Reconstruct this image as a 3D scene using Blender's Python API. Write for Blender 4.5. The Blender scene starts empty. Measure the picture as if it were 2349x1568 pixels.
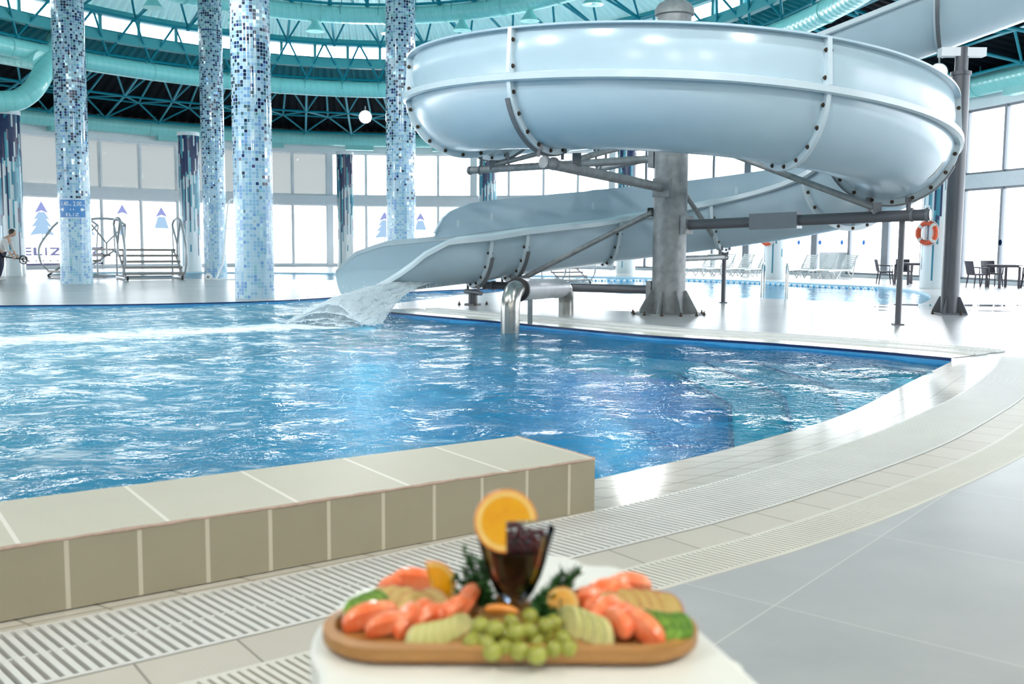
import bpy, math, random
import numpy as np
from mathutils import Vector, Matrix
from mathutils.geometry import tessellate_polygon
random.seed(7); rng = np.random.default_rng(7)
S = bpy.context.scene; COL = S.collection
PI = math.pi; R = math.radians
# ------------------------------------------------------------------ camera, light, exposure
F = 2284.0; TILT = R(5.6); ROLL = R(0.36); EYE = 1.3
cam_d = bpy.data.cameras.new('camera'); cam = bpy.data.objects.new('camera', cam_d); COL.objects.link(cam)
cam_d.sensor_width = 36; cam_d.lens = F/2349*36; cam_d.clip_start = .05; cam_d.clip_end = 500
cam_d.dof.use_dof = True; cam_d.dof.aperture_fstop = 3.6; cam_d.dof.focus_distance = 11.0
_u0 = Vector((0, math.sin(TILT), math.cos(TILT))); _f0 = Vector((0, math.cos(TILT), -math.sin(TILT))); _r0 = Vector((1, 0, 0))
_r = math.cos(ROLL)*_r0 + math.sin(ROLL)*_u0; _u = -math.sin(ROLL)*_r0 + math.cos(ROLL)*_u0
cam.matrix_world = Matrix(((_r.x, _u.x, -_f0.x, 0), (_r.y, _u.y, -_f0.y, 0), (_r.z, _u.z, -_f0.z, EYE), (0, 0, 0, 1)))
S.camera = cam
W = bpy.data.worlds.new('world'); S.world = W; W.use_nodes = True
W.node_tree.nodes['Background'].inputs[0].default_value = (.93, .97, 1, 1)
W.node_tree.nodes['Background'].inputs[1].default_value = 8.0
S.cycles.max_bounces = 7; S.cycles.transparent_max_bounces = 10
S.view_settings.view_transform = 'Standard'; S.view_settings.look = 'None'
S.view_settings.gamma = 1; S.view_settings.exposure = 0.0; S.view_settings.use_curve_mapping = False
sun_d = bpy.data.lights.new('sun', 'SUN'); sun_d.energy = 4; sun_d.angle = R(10); sun_d.color = (1, .98, .95)
sun = bpy.data.objects.new('sun', sun_d); COL.objects.link(sun); sun.rotation_euler = Vector((.62, .45, .60)).to_track_quat('Z', 'Y').to_euler()

def ray(u, v):
    x = (u-1174.5)/F; y = (784-v)/F
    return _r*x + _u*y + _f0
def G(u, v, z=0.0):                     # the point of height z seen at photo position (u, v)
    d = ray(u, v); t = (z-EYE)/d.z
    return Vector((d.x*t, d.y*t, z))
def D(u, v, Y):                         # the point at distance Y seen at photo position (u, v)
    d = ray(u, v); t = Y/d.y
    return Vector((d.x*t, Y, EYE+d.z*t))

# ------------------------------------------------------------------ mesh helpers
class MB:
    def __init__(s): s.v = []; s.f = []; s.uv = []
    def add(s, vs, fs, uvs=None):
        o = len(s.v); s.v += [tuple(p) for p in vs]; s.f += [tuple(i+o for i in f) for f in fs]
        s.uv += uvs if uvs else [None]*len(fs)
        return s
    def box(s, c, sz, rz=0, M=None):
        x, y, z = sz[0]/2, sz[1]/2, sz[2]/2
        vs = [Vector((a*x, b*y, d*z)) for a in (-1, 1) for b in (-1, 1) for d in (-1, 1)]
        m = M if M is not None else Matrix.Rotation(rz, 3, 'Z')
        return s.add([m @ p + Vector(c) for p in vs], [(0, 1, 3, 2), (4, 6, 7, 5), (0, 4, 5, 1), (2, 3, 7, 6), (0, 2, 6, 4), (1, 5, 7, 3)])
    def bar(s, a, b, w, h, up=(0, 0, 1)):   # box beam from a to b
        a = Vector(a); b = Vector(b); d = (b-a); L = d.length
        if L < 1e-6: return s
        d.normalize(); u = Vector(up)
        if abs(d.dot(u)) > .98: u = Vector((1, 0, 0))
        x = d.cross(u).normalized(); y = x.cross(d)
        return s.box((a+b)/2, (w, L, h), M=Matrix((x, d, y)).transposed())
    def tube(s, pts, r, n=10, caps=True, closed=False):
        pts = [Vector(p) for p in pts]; m = len(pts)
        rs = r if isinstance(r, (list, tuple)) else [r]*m
        vs = []; prev = None
        for i, p in enumerate(pts):
            if closed: t = pts[(i+1) % m]-pts[i-1]
            else: t = pts[min(i+1, m-1)]-pts[max(i-1, 0)]
            t = t.normalized() if t.length > 1e-9 else Vector((0, 0, 1))
            if prev is None:
                a = Vector((0, 0, 1)) if abs(t.z) < .9 else Vector((1, 0, 0))
                x = t.cross(a).normalized()
            else:
                x = prev - t*prev.dot(t)
                x = x.normalized() if x.length > 1e-6 else t.orthogonal().normalized()
            prev = x; y = t.cross(x)
            for k in range(n):
                q = 2*PI*k/n; vs.append(p + (x*math.cos(q)+y*math.sin(q))*rs[i])
        fs = []
        for i in range(m if closed else m-1):
            j = (i+1) % m
            for k in range(n):
                l = (k+1) % n; fs.append((i*n+k, i*n+l, j*n+l, j*n+k))
        if caps and not closed: fs += [tuple(range(n-1, -1, -1)), tuple((m-1)*n+k for k in range(n))]
        return s.add(vs, fs)
    def lathe(s, prof, loc=(0, 0, 0), n=32, M=None, uv=False, cap=False):
        vs = []; loc = Vector(loc)
        for r, z in prof:
            for k in range(n):
                p = Vector((r*math.cos(2*PI*k/n), r*math.sin(2*PI*k/n), z))
                vs.append((M @ p if M is not None else p)+loc)
        fs = []; us = []
        for i in range(len(prof)-1):
            for k in range(n):
                l = (k+1) % n; fs.append((i*n+k, i*n+l, (i+1)*n+l, (i+1)*n+k))
                r0 = max(prof[0][0], .01)
                a, b = 2*PI*r0*k/n, 2*PI*r0*(k+1)/n
                us.append([(a, prof[i][1]), (b, prof[i][1]), (b, prof[i+1][1]), (a, prof[i+1][1])])
        if cap:
            fs += [tuple(range(n-1, -1, -1)), tuple((len(prof)-1)*n+k for k in range(n))]; us += [None, None]
        return s.add(vs, fs, us if uv else None)
    def prism(s, pts, z0, z1):            # vertical prism of a flat outline (list of xy), ngon caps by tessellation
        P = [Vector((p[0], p[1], 0)) for p in pts]; n = len(P)
        tris = tessellate_polygon([P])
        vs = [(p.x, p.y, z1) for p in P]+[(p.x, p.y, z0) for p in P]
        fs = []
        for t in tris:
            a, b, c = [P[i] for i in t]
            up = (b-a).cross(c-a).z > 0
            t = tuple(t) if up else tuple(reversed(t))
            fs.append(t); fs.append(tuple(reversed([i+n for i in t])))
        area = sum(P[i].x*P[(i+1) % n].y-P[(i+1) % n].x*P[i].y for i in range(n))
        for i in range(n):
            j = (i+1) % n
            fs.append((i, i+n, j+n, j) if area > 0 else (i, j, j+n, i+n))
        return s.add(vs, fs)
    def ball(s, c, r, n=12, m=8, M=None):
        c = Vector(c); rr = r if isinstance(r, (tuple, list)) else (r, r, r)
        vs = []
        for i in range(1, m):
            th = PI*i/m
            for k in range(n):
                p = Vector((rr[0]*math.sin(th)*math.cos(2*PI*k/n), rr[1]*math.sin(th)*math.sin(2*PI*k/n), -rr[2]*math.cos(th)))
                vs.append((M @ p if M is not None else p)+c)
        t = Vector((0, 0, rr[2])); t = M @ t if M is not None else t
        vs += [c-t, c+t]; a = len(vs)-2; fs = []
        for i in range(m-2):
            for k in range(n):
                l = (k+1) % n; fs.append((i*n+k, i*n+l, (i+1)*n+l, (i+1)*n+k))
        for k in range(n):
            l = (k+1) % n; fs.append((a, l, k)); fs.append((a+1, (m-2)*n+k, (m-2)*n+l))
        return s.add(vs, fs)
    def build(s, name, mat, parent=None, smooth=True, **k):
        me = bpy.data.meshes.new(name); me.from_pydata([tuple(p) for p in s.v], [], s.f)
        if any(u is not None for u in s.uv):
            l = me.uv_layers.new(name='UVMap'); i = 0
            for f, u in zip(s.f, s.uv):
                for j in range(len(f)):
                    if u: l.data[i].uv = u[j]
                    i += 1
        if mat: me.materials.append(mat)
        if smooth:
            me.polygons.foreach_set('use_smooth', [True]*len(me.polygons))
            try: me.set_sharp_from_angle(angle=R(38))
            except Exception: pass
        me.update()
        o = bpy.data.objects.new(name, me); COL.objects.link(o)
        if parent:
            o.parent = parent
            o.matrix_parent_inverse = Matrix.Translation(-parent.location) if parent.type == 'EMPTY' and not parent.get('_local') else Matrix.Identity(4)
        tag(o, **k); return o
def tag(o, label=None, cat=None, group=None, kind=None):
    if label: o['label'] = label
    if cat: o['category'] = cat
    if group: o['group'] = group
    if kind: o['kind'] = kind
    return o
def thing(name, loc, label=None, cat=None, group=None, kind=None, local=False, rz=0):
    o = bpy.data.objects.new(name, None); COL.objects.link(o); o.location = loc; o.empty_display_size = .2
    o.rotation_euler = (0, 0, rz)
    if local: o['_local'] = 1
    return tag(o, label, cat, group, kind)
def dup(o, loc=None, rz=None, label=None, parent=None):
    c = o.copy(); COL.objects.link(c)
    if loc is not None: c.location = loc
    if rz is not None: c.rotation_euler = (0, 0, rz)
    if label: c['label'] = label
    if parent is not None: c.parent = parent
    for ch in list(o.children): dup(ch, parent=c)
    return c
def spline(pts, n=12, closed=False):
    P = [Vector(p) for p in pts]; m = len(P); out = []
    for i in range(m if closed else m-1):
        if closed: a, b, c, d = P[i-1], P[i], P[(i+1) % m], P[(i+2) % m]
        else: a, b, c, d = P[max(i-1, 0)], P[i], P[i+1], P[min(i+2, m-1)]
        for k in range(n):
            t = k/n
            out.append(.5*((2*b)+(c-a)*t+(2*a-5*b+4*c-d)*t*t+(3*b-a-3*c+d)*t**3))
    if not closed: out.append(P[-1])
    return out
def resample(pts, N):
    P = [Vector(p) for p in pts]; L = [0]
    for i in range(1, len(P)): L.append(L[-1]+(P[i]-P[i-1]).length)
    out = []; j = 0
    for k in range(N):
        s = L[-1]*k/(N-1)
        while j < len(P)-2 and L[j+1] < s: j += 1
        d = L[j+1]-L[j]; out.append(P[j].lerp(P[j+1], (s-L[j])/d if d > 0 else 0))
    return out, L[-1]
def text_mesh(txt, size, depth=.002, align='CENTER', bold=0):
    c = bpy.data.curves.new('lettering', 'FONT'); c.body = txt; c.size = size; c.extrude = depth; c.align_x = align; c.align_y = 'CENTER'
    c.resolution_u = 3; c.offset = bold
    o = bpy.data.objects.new('lettering', c); COL.objects.link(o)
    dg = bpy.context.evaluated_depsgraph_get(); dg.update()
    me = bpy.data.meshes.new_from_object(o.evaluated_get(dg))
    vs = [v.co.copy() for v in me.vertices]; fs = [tuple(p.vertices) for p in me.polygons]
    bpy.data.objects.remove(o); bpy.data.curves.remove(c); bpy.data.meshes.remove(me)
    return vs, fs

# ------------------------------------------------------------------ materials
class X:                                 # tiny node-expression wrapper
    def __init__(s, t, k): s.t = t; s.k = k
    def _m(s, op, *a):
        n = s.t.nodes.new('ShaderNodeMath'); n.operation = op
        for i, q in enumerate((s,)+a):
            if isinstance(q, X): s.t.links.new(q.k, n.inputs[i])
            else: n.inputs[i].default_value = q
        return X(s.t, n.outputs[0])
    def __add__(s, o): return s._m('ADD', o)
    def __sub__(s, o): return s._m('SUBTRACT', o)
    def __mul__(s, o): return s._m('MULTIPLY', o)
    def __truediv__(s, o): return s._m('DIVIDE', o)
    def floor(s): return s._m('FLOOR')
    def fract(s): return s._m('FRACT')
    def lt(s, o): return s._m('LESS_THAN', o)
    def gt(s, o): return s._m('GREATER_THAN', o)
    def mx(s, o): return s._m('MAXIMUM', o)
    def mn(s, o): return s._m('MINIMUM', o)
    def abs(s): return s._m('ABSOLUTE')
    def clamp(s): return s._m('MAXIMUM', 0.)._m('MINIMUM', 1.)
class Mat:
    def __init__(s, name):
        s.m = bpy.data.materials.new(name); s.m.use_nodes = True; s.t = s.m.node_tree
        s.b = s.t.nodes['Principled BSDF']; s.out = s.t.nodes['Material Output']
    def n(s, kind): return s.t.nodes.new('ShaderNode'+kind)
    def link(s, a, b): s.t.links.new(a.k if isinstance(a, X) else a, b)
    def coord(s, which='Object'):
        n = s.n('TexCoord'); q = s.n('SeparateXYZ'); s.link(n.outputs[which], q.inputs[0])
        return [X(s.t, q.outputs[i]) for i in range(3)], n.outputs[which]
    def world(s):
        n = s.n('NewGeometry'); q = s.n('SeparateXYZ'); s.link(n.outputs['Position'], q.inputs[0])
        return [X(s.t, q.outputs[i]) for i in range(3)], n.outputs['Position']
    def vec(s, a, b, c=0.):
        n = s.n('CombineXYZ')
        for i, q in enumerate((a, b, c)):
            if isinstance(q, X): s.link(q, n.inputs[i])
            else: n.inputs[i].default_value = q
        return n.outputs[0]
    def white(s, v):
        n = s.n('TexWhiteNoise'); n.noise_dimensions = '3D'; s.link(v, n.inputs['Vector']); return X(s.t, n.outputs['Value'])
    def noise(s, v, scale, detail=2, rough=.5, dist=0):
        n = s.n('TexNoise'); s.link(v, n.inputs['Vector']); n.inputs['Scale'].default_value = scale
        n.inputs['Detail'].default_value = detail; n.inputs['Roughness'].default_value = rough; n.inputs['Distortion'].default_value = dist
        return X(s.t, n.outputs['Fac'])
    def mix(s, f, a, b):
        n = s.n('Mix'); n.data_type = 'RGBA'
        if isinstance(f, X): s.link(f, n.inputs[0])
        else: n.inputs[0].default_value = f
        for q, i in ((a, 6), (b, 7)):
            if isinstance(q, tuple): n.inputs[i].default_value = (*q[:3], 1)
            else: s.link(q, n.inputs[i])
        return n.outputs[2]
    def ramp(s, f, stops, const=False):
        n = s.n('ValToRGB'); s.link(f, n.inputs[0]); e = n.color_ramp
        if const: e.interpolation = 'CONSTANT'
        while len(e.elements) < len(stops): e.elements.new(.5)
        for i, (p, c) in enumerate(stops): e.elements[i].position = p; e.elements[i].color = (*c, 1)
        return n.outputs[0]
    def bump(s, h, strength=.3, dist=.01):
        n = s.n('Bump'); s.link(h, n.inputs['Height']); n.inputs['Strength'].default_value = strength; n.inputs['Distance'].default_value = dist
        s.link(n.outputs[0], s.b.inputs['Normal']); return n
    def set(s, color=None, rough=None, metal=None, **k):
        if color is not None:
            if isinstance(color, tuple): s.b.inputs['Base Color'].default_value = (*color, 1)
            else: s.link(color, s.b.inputs['Base Color'])
        if rough is not None:
            if isinstance(rough, X): s.link(rough, s.b.inputs['Roughness'])
            else: s.b.inputs['Roughness'].default_value = rough
        if metal is not None:
            if isinstance(metal, X): s.link(metal, s.b.inputs['Metallic'])
            else: s.b.inputs['Metallic'].default_value = metal
        for a, v in k.items(): s.b.inputs[a.replace('_', ' ')].default_value = v
        return s
def plain(name, c, rough=.5, metal=0, var=.06, scale=6, bump=0, bscale=40, **k):
    m = Mat(name); _, v = m.coord(); f = m.noise(v, scale, 3)
    d = tuple(max(0, q*(1-var*2)) for q in c)
    m.set(m.mix(f, d, c), rough, metal, **k)
    if bump: m.bump(m.noise(v, bscale, 3), bump)
    return m.m
def emis(name, c, s):
    m = Mat(name); m.set((0, 0, 0)); m.b.inputs['Emission Color'].default_value = (*c, 1); m.b.inputs['Emission Strength'].default_value = s; return m.m

M = {}
M['white_frame'] = plain('white_frame', (.88, .90, .92), .35, var=.03)
M['grey_frame'] = plain('grey_frame', (.20, .22, .25), .35, .2, var=.05)
M['sill'] = plain('sill', (.80, .84, .88), .4)
M['gfrp'] = plain('slide_shell', (.44, .57, .645), .2, var=.03, scale=3, bump=.05, bscale=60)
M['gfrp_rim'] = plain('slide_rim', (.58, .68, .73), .25, var=.04, scale=5)
M['galv'] = plain('galvanised_steel', (.38, .40, .41), .5, .35, var=.33, scale=7, bump=.1, bscale=30)
M['grey_paint'] = plain('dark_grey_paint', (.11, .115, .13), .4, .2, var=.08)
M['zinc_flange'] = plain('zinc_strap', (.22, .23, .25), .5, .4, var=.2, scale=20)
M['bolt'] = plain('rusty_bolt', (.10, .07, .05), .6, .5, var=.3, scale=60)
M['stainless'] = plain('stainless', (.72, .72, .70), .18, 1.0, var=.1)
M['pipe'] = plain('worn_stainless', (.50, .49, .46), .27, .9, var=.25, scale=8)
M['wrap'] = plain('silver_wrap', (.52, .53, .56), .4, .3, var=.15, bump=.5, bscale=14)
M['alu'] = plain('aluminium', (.42, .44, .46), .35, .2, var=.1)
M['tread'] = plain('grey_tread', (.24, .22, .20), .5, var=.1)
M['teal_steel'] = plain('teal_steel', (.0, .25, .33), .5, 0, Specular_IOR_Level=.25, var=.1)
M['teal_beam'] = plain('teal_beam', (.05, .36, .40), .4, 0, var=.1)
M['black_plastic'] = plain('dark_wicker_plastic', (.035, .03, .045), .5)
M['white_plastic'] = plain('white_plastic', (.80, .81, .80), .3, var=.02)
M['cream_plastic'] = plain('cream_plastic', (.76, .77, .72), .35, var=.03)
M['orange_ring'] = plain('orange_buoy', (.80, .10, .03), .5)
M['white_band'] = plain('white_band', (.85, .8, .75), .5)
M['sign_blue'] = plain('sign_blue', (.06, .24, .56), .4)
M['sign_white'] = plain('sign_white', (.85, .88, .92), .4)
M['skin'] = plain('skin', (.55, .33, .24), .5)
M['hair'] = plain('hair', (.02, .015, .012), .6)
M['shirt'] = plain('white_shirt', (.62, .62, .62), .8, bump=.3, bscale=12)
M['trousers'] = plain('dark_trousers', (.02, .025, .05), .8)
M['shoe'] = plain('white_shoe', (.7, .7, .7), .6)
M['black'] = plain('black_rubber', (.02, .02, .022), .5)
M['channel'] = plain('drain_channel', (.035, .04, .04), .6)
M['lamp_case'] = plain('lamp_case', (.5, .52, .53), .4, .3)
M['lamp'] = emis('lamp_glow', (1, .99, .96), 150)

# aqua ducts with spiral seams
def duct_mat():
    m = Mat('aqua_duct'); (u, v, _), _v = m.coord('UV')
    f = (u/.28).fract(); line = f.lt(.07)
    m.set(m.mix(line*.35, (.27, .70, .68), (.10, .45, .48)), .28)
    w = (u/.28)._m('PINGPONG', .5)
    m.bump(w, .5, .03); return m.m
M['duct'] = duct_mat()
M['duct_plain'] = plain('aqua_sheet', (.27, .70, .68), .35)
# corrugated decks
M['deck_light'] = plain('pale_aqua_deck', (.80, .95, .95), .35, 0, var=.05, scale=1.2)
def sheet_mat():
    m = Mat('translucent_aqua_sheet'); _, v = m.coord(); n = m.noise(v, 1.2, 3)
    m.set(m.mix(n, (.66, .86, .87), (.80, .95, .95)), .35)
    t = m.n('BsdfTranslucent'); t.inputs[0].default_value = (.70, .96, .95, 1); x = m.n('MixShader'); x.inputs[0].default_value = .026
    m.link(m.b.outputs[0], x.inputs[1]); m.link(t.outputs[0], x.inputs[2]); m.link(x.outputs[0], m.out.inputs[0]); return m.m
M['deck_light'] = sheet_mat()
M['deck_teal'] = plain('teal_deck', (.0, .16, .20), .75, 0, Specular_IOR_Level=.1, var=.1, scale=1.2)
M['deck_shaded'] = plain('shaded_deck', (.004, .008, .012), .9, 0, Specular_IOR_Level=.05)  # near-black colour paints in the shade on the outer lower roof
# floor tiles
def floor_mat():
    m = Mat('grey_porcelain_tiles'); (x, y, z), v = m.world()
    a = R(51); u = x*math.cos(a)+y*math.sin(a)-3.33; w = y*math.cos(a)-x*math.sin(a)-1.46
    T = 1.13
    fu = (u/T).fract(); fw = (w/T).fract(); g = .0045
    grout = fu.lt(g).mx(fw.lt(g))
    rnd = m.white(m.vec((u/T).floor(), (w/T).floor(), 0.))
    n = m.noise(v, 1.6, 5, .6)
    base = m.mix(n, (.28, .29, .30), (.46, .47, .47))
    base = m.mix(rnd*.25, base, (.62, .62, .60))
    m.set(m.mix(grout, base, (.60, .59, .55)), .30); m.b.inputs['Specular IOR Level'].default_value = .6
    return m.m
M['floor'] = floor_mat()
def strip_tile(name, c1, c2, tu, tv, grout, gw=.02, rough=.25, ribs=0, rib_v=0):
    m = Mat(name); (u, v, _), _v = m.coord('UV')
    g = (u/tu).fract().lt(gw/tu*.35).mx((v/tv).fract().lt(gw/tv*.35))
    rnd = m.white(m.vec((u/tu).floor(), (v/tv).floor(), 3.))
    n = m.noise(m.vec(u, v, 0.), 5, 4, .6)
    c = m.mix(rnd*.5+n*.5, c1, c2)
    m.set(m.mix(g, c, grout), rough)
    if ribs:
        h = (u/ribs).fract().gt(.5)
        if rib_v: h = h.mn((v/rib_v).fract().gt(.5))
        h = h*(g*-1+1)
        m.bump(h, .5, .003)
    return m.m
M['band'] = strip_tile('beige_ribbed_tiles', (.56, .55, .49), (.63, .61, .55), .25, .25, (.34, .32, .27), .032, .16, .012, .012)
M['band2'] = strip_tile('beige_plain_tiles', (.50, .47, .41), (.57, .54, .47), .33, .24, (.25, .23, .19), .026, .4, .016)
M['kerb_top'] = strip_tile('kerb_top_tiles', (.50, .48, .39), (.57, .55, .45), .51, 5, (.74, .72, .65), .045, .55, .013)
M['kerb_front'] = strip_tile('kerb_front_tiles', (.30, .27, .19), (.37, .34, .25), .25, 5, (.56, .52, .42), .045, .4, .009, .012)
M['kerb_edge'] = plain('pinkish_mortar', (.56, .42, .34), .6, var=.2, scale=30)
M['grate'] = plain('white_grate', (.72, .73, .71), .4, var=.06, scale=3)
M['grate_cream'] = plain('cream_grate', (.70, .69, .62), .4, var=.06, scale=3)
M['rim_navy'] = plain('navy_tile', (.01, .03, .12), .2)
M['coping'] = strip_tile('cream_coping', (.66, .65, .58), (.74, .73, .66), .33, 5, (.45, .43, .38), .012, .22)
def pooltile(name, a, b):
    m = Mat(name); (x, y, z), v = m.world(); T = .12
    rnd = m.white(m.vec((x/T).floor(), (y/T).floor(), (z/T).floor()))
    n = m.noise(v, .35, 2)
    c = m.mix(rnd*.4+n*.5, a, b); m.set(c, .3); return m.m
M['pool_wall'] = pooltile('pool_wall_blue', (.03, .24, .42), (.07, .34, .50))
M['pool_step'] = pooltile('pool_step_teal', (.07, .46, .50), (.14, .58, .60))
def pool_floor():
    m = Mat('pool_floor_blue'); (x, y, z), v = m.world()
    n = m.noise(v, .3, 3)
    f = ((x*-.14)+(y*.035)+n*.5-.15).clamp()
    c = m.mix(f, (.010, .19, .46), (.11, .52, .64)); m.set(c, .4); return m.m
M['pool_floor'] = pool_floor()

# mosaic columns: UV in metres
def mosaic():
    m = Mat('glass_mosaic'); (u, v, _), _v = m.coord('UV'); T = .079
    cu = (u/T).floor(); cv = (v/T).floor()
    a = m.white(m.vec(cu, cv, 1.)); b = m.white(m.vec(cu, (cv/5).floor(), 2.)); c = m.white(m.vec(cu, cv, 5.)); d = m.white(m.vec((cu/2).floor(), (cv/9).floor(), 8.))
    h = (v/10).clamp()
    pale = m.ramp(b*.55+a*.35, [(0, (.38, .54, .66)), (.3, (.24, .43, .60)), (.45, (.42, .59, .67)), (.62, (.16, .32, .58)), (.75, (.26, .49, .56))], True)
    top = m.ramp(a, [(0, (.19, .33, .40)), (.3, (.29, .46, .47)), (.55, (.11, .20, .30)), (.8, (.40, .54, .55))], True)
    base = m.mix(((v-4)/5).clamp()*.8, pale, top)
    p = (((v-2.0)/4).clamp()*.30)*(d.gt(.25)*.55+.5)
    dark = c.lt(p)
    base = m.mix(dark, base, m.ramp(a, [(0, (.004, .010, .050)), (.5, (.010, .025, .14)), (.8, (.03, .045, .08))], True))
    mir = c.gt(((v-1.5)/3).clamp()*-.2+1.0)
    grout = (u/T).fract().lt(.10).mx((v/T).fract().lt(.10))
    base = m.mix(grout, base, (.50, .62, .68))
    m.set(base, (grout*.4+.10), mir*(grout*-1+1)*.9)
    wob = m.noise(m.vec(cu, cv, 4.), 7.7, 0)
    m.bump(wob*.6+grout*-.1, .35, .05)
    return m.m
M['mosaic'] = mosaic()
def drips():
    m = Mat('drip_mosaic'); (u, v, _), _v = m.coord('UV'); T = .06
    cu = (u/T).floor(); cv = (v/.05).floor(); grout = (v/.05).fract().lt(.12)
    a = m.white(m.vec(cu, 1., 1.)); b = m.white(m.vec(cu, (v/.9+a*9).floor(), 2.)); c = m.white(m.vec(cu, (v/.55+a*5).floor(), 7.))
    k = v/6.1
    end1 = a*.75+.02
    isd = k.gt(end1)
    c1 = m.mix(b.gt(k*-.55+.90), m.mix(c.gt(.6), (.03, .24, .34), (.08, .38, .48)), (.008, .02, .10))
    c2 = m.mix(c.gt(.90), c1, (.70, .76, .76))
    base = m.mix(isd, (.72, .77, .79), c2)
    m.set(m.mix(grout*.25, base, (.75, .8, .8)), .18); return m.m
M['drip'] = drips()
# glass
def glass(name, tint, frost=0, gl=.06):
    m = Mat(name); t = m.n('BsdfTransparent'); t.inputs[0].default_value = (*tint, 1)
    g = m.n('BsdfGlossy'); g.inputs['Roughness'].default_value = .03; g.inputs[0].default_value = (.9, .95, 1, 1)
    f = m.n('Fresnel'); f.inputs[0].default_value = 1.18
    s1 = m.n('MixShader'); m.link(f.outputs[0], s1.inputs[0])
    body = t.outputs[0]
    if frost:
        tr = m.n('BsdfTranslucent'); tr.inputs[0].default_value = (.09, .10, .10, 1)
        mm = m.n('MixShader'); mm.inputs[0].default_value = frost; m.link(t.outputs[0], mm.inputs[1]); m.link(tr.outputs[0], mm.inputs[2]); body = mm.outputs[0]
    m.link(body, s1.inputs[1]); m.link(g.outputs[0], s1.inputs[2]); m.link(s1.outputs[0], m.out.inputs[0]); return m.m
M['glass'] = glass('clear_pane', (.93, .95, .97))
M['frost'] = glass('frosted_pane', (.072, .076, .075), .35)
def film(name, c, a):
    m = Mat(name); t = m.n('BsdfTransparent'); d = m.n('BsdfTransparent'); d.inputs[0].default_value = (*c, 1)
    m.link(d.outputs[0], m.out.inputs[0]); return m.m
M['film_v'] = film('violet_film', (.050, .054, .100), 1)
M['film_b'] = film('pale_blue_film', (.064, .090, .118), 1)
M['film_g'] = film('grey_film', (.035, .036, .062), 1)
M['film_s'] = film('strong_blue_film', (.012, .035, .10), 1)
# water
def water(name, foam=True, strength=1.0, tint=(.36, .76, .87), sc=(.06, .42, .64), scat=.22):
    m = Mat(name); (x, y, z), v = m.world()
    st = m.vec(x, y*1.0, 0.)
    n1 = m.noise(st, 1.7, 3, .55, .6); n2 = m.noise(st, 6.5, 3, .6, .5); n3 = m.noise(st, 22, 2, .5)
    h = n1*1.0+n2*.38+n3*.06
    bp = m.n('Bump'); bp.inputs['Strength'].default_value = strength; bp.inputs['Distance'].default_value = .12; m.link(h, bp.inputs['Height'])
    fr = m.n('Fresnel'); fr.inputs[0].default_value = 1.33; m.link(bp.outputs[0], fr.inputs['Normal'])
    g = m.n('BsdfGlossy'); g.inputs['Roughness'].default_value = .055; m.link(bp.outputs[0], g.inputs['Normal'])
    t = m.n('BsdfTransparent'); t.inputs[0].default_value = (*tint, 1)
    d = m.n('BsdfDiffuse'); d.inputs[0].default_value = (*sc, 1)
    b = m.n('MixShader'); b.inputs[0].default_value = scat; m.link(t.outputs[0], b.inputs[1]); m.link(d.outputs[0], b.inputs[2])
    s1 = m.n('MixShader'); m.link((X(m.t, fr.outputs[0])*.55), s1.inputs[0]); m.link(b.outputs[0], s1.inputs[1]); m.link(g.outputs[0], s1.inputs[2])
    last = s1.outputs[0]
    if foam:
        # foam drifts left from the slide exit; streaky patches elsewhere on the left
        q = m.vec(x*.8+y*.25, y*1.4, 0.)
        fn = m.noise(q, 1.5, 6, .68, 1.2); fn2 = m.noise(q, 6, 4, .6, .8)
        al = ((x+3.1)*-.79)+((y-16.6)*-.61); pe = (((x+3.1)*.61)-((y-16.6)*.79)).abs()
        trail = ((pe/((al*.16).mx(0.)+.5))*-1+1).clamp()*((al*-.09)+1).clamp()*al.gt(-.9)
        left = (x*-.22+.10+y*.01).clamp()
        mask = (fn*.6+fn2*.4+trail*.25+left*.07-.575)*9
        mask = mask.clamp()*(trail*.9+left*.8).clamp()
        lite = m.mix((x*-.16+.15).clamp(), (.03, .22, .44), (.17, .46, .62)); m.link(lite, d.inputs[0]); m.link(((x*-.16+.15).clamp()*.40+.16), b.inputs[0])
        fd = m.n('BsdfDiffuse'); fd.inputs[0].default_value = (.80, .88, .92, 1)
        s2 = m.n('MixShader'); m.link(mask, s2.inputs[0]); m.link(last, s2.inputs[1]); m.link(fd.outputs[0], s2.inputs[2]); last = s2.outputs[0]
    m.link(last, m.out.inputs[0]); return m.m
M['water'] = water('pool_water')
M['water_back'] = water('back_pool_water', False, .25, (.6, .85, .95), (.4, .6, .75), .2)
def spray():
    m = Mat('white_spray'); (x, y, z), v = m.world(); (a, b, _), _q = m.coord('UV')
    n = m.noise(m.vec(a*5, b*1.2, 0.), 2.0, 5, .65)
    d = m.n('BsdfDiffuse'); d.inputs[0].default_value = (.86, .92, .95, 1); t = m.n('BsdfTransparent')
    tr = m.n('BsdfTranslucent'); tr.inputs[0].default_value = (.86, .92, .95, 1)
    mm = m.n('MixShader'); mm.inputs[0].default_value = .5; m.link(d.outputs[0], mm.inputs[1]); m.link(tr.outputs[0], mm.inputs[2])
    s1 = m.n('MixShader'); m.link(((n-.22)*3.4).clamp()*.95, s1.inputs[0]); m.link(t.outputs[0], s1.inputs[1]); m.link(mm.outputs[0], s1.inputs[2])
    m.link(s1.outputs[0], m.out.inputs[0]); return m.m
M['spray'] = spray()
def wood():
    m = Mat('acacia_wood'); (x, y, z), v = m.coord()
    n = m.noise(m.vec(x*1.0, y*7, z*7), 14, 4, .6, 1.0)
    m.set(m.mix(n, (.28, .12, .03), (.52, .27, .08)), .4); return m.m
M['wood'] = wood()
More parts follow.
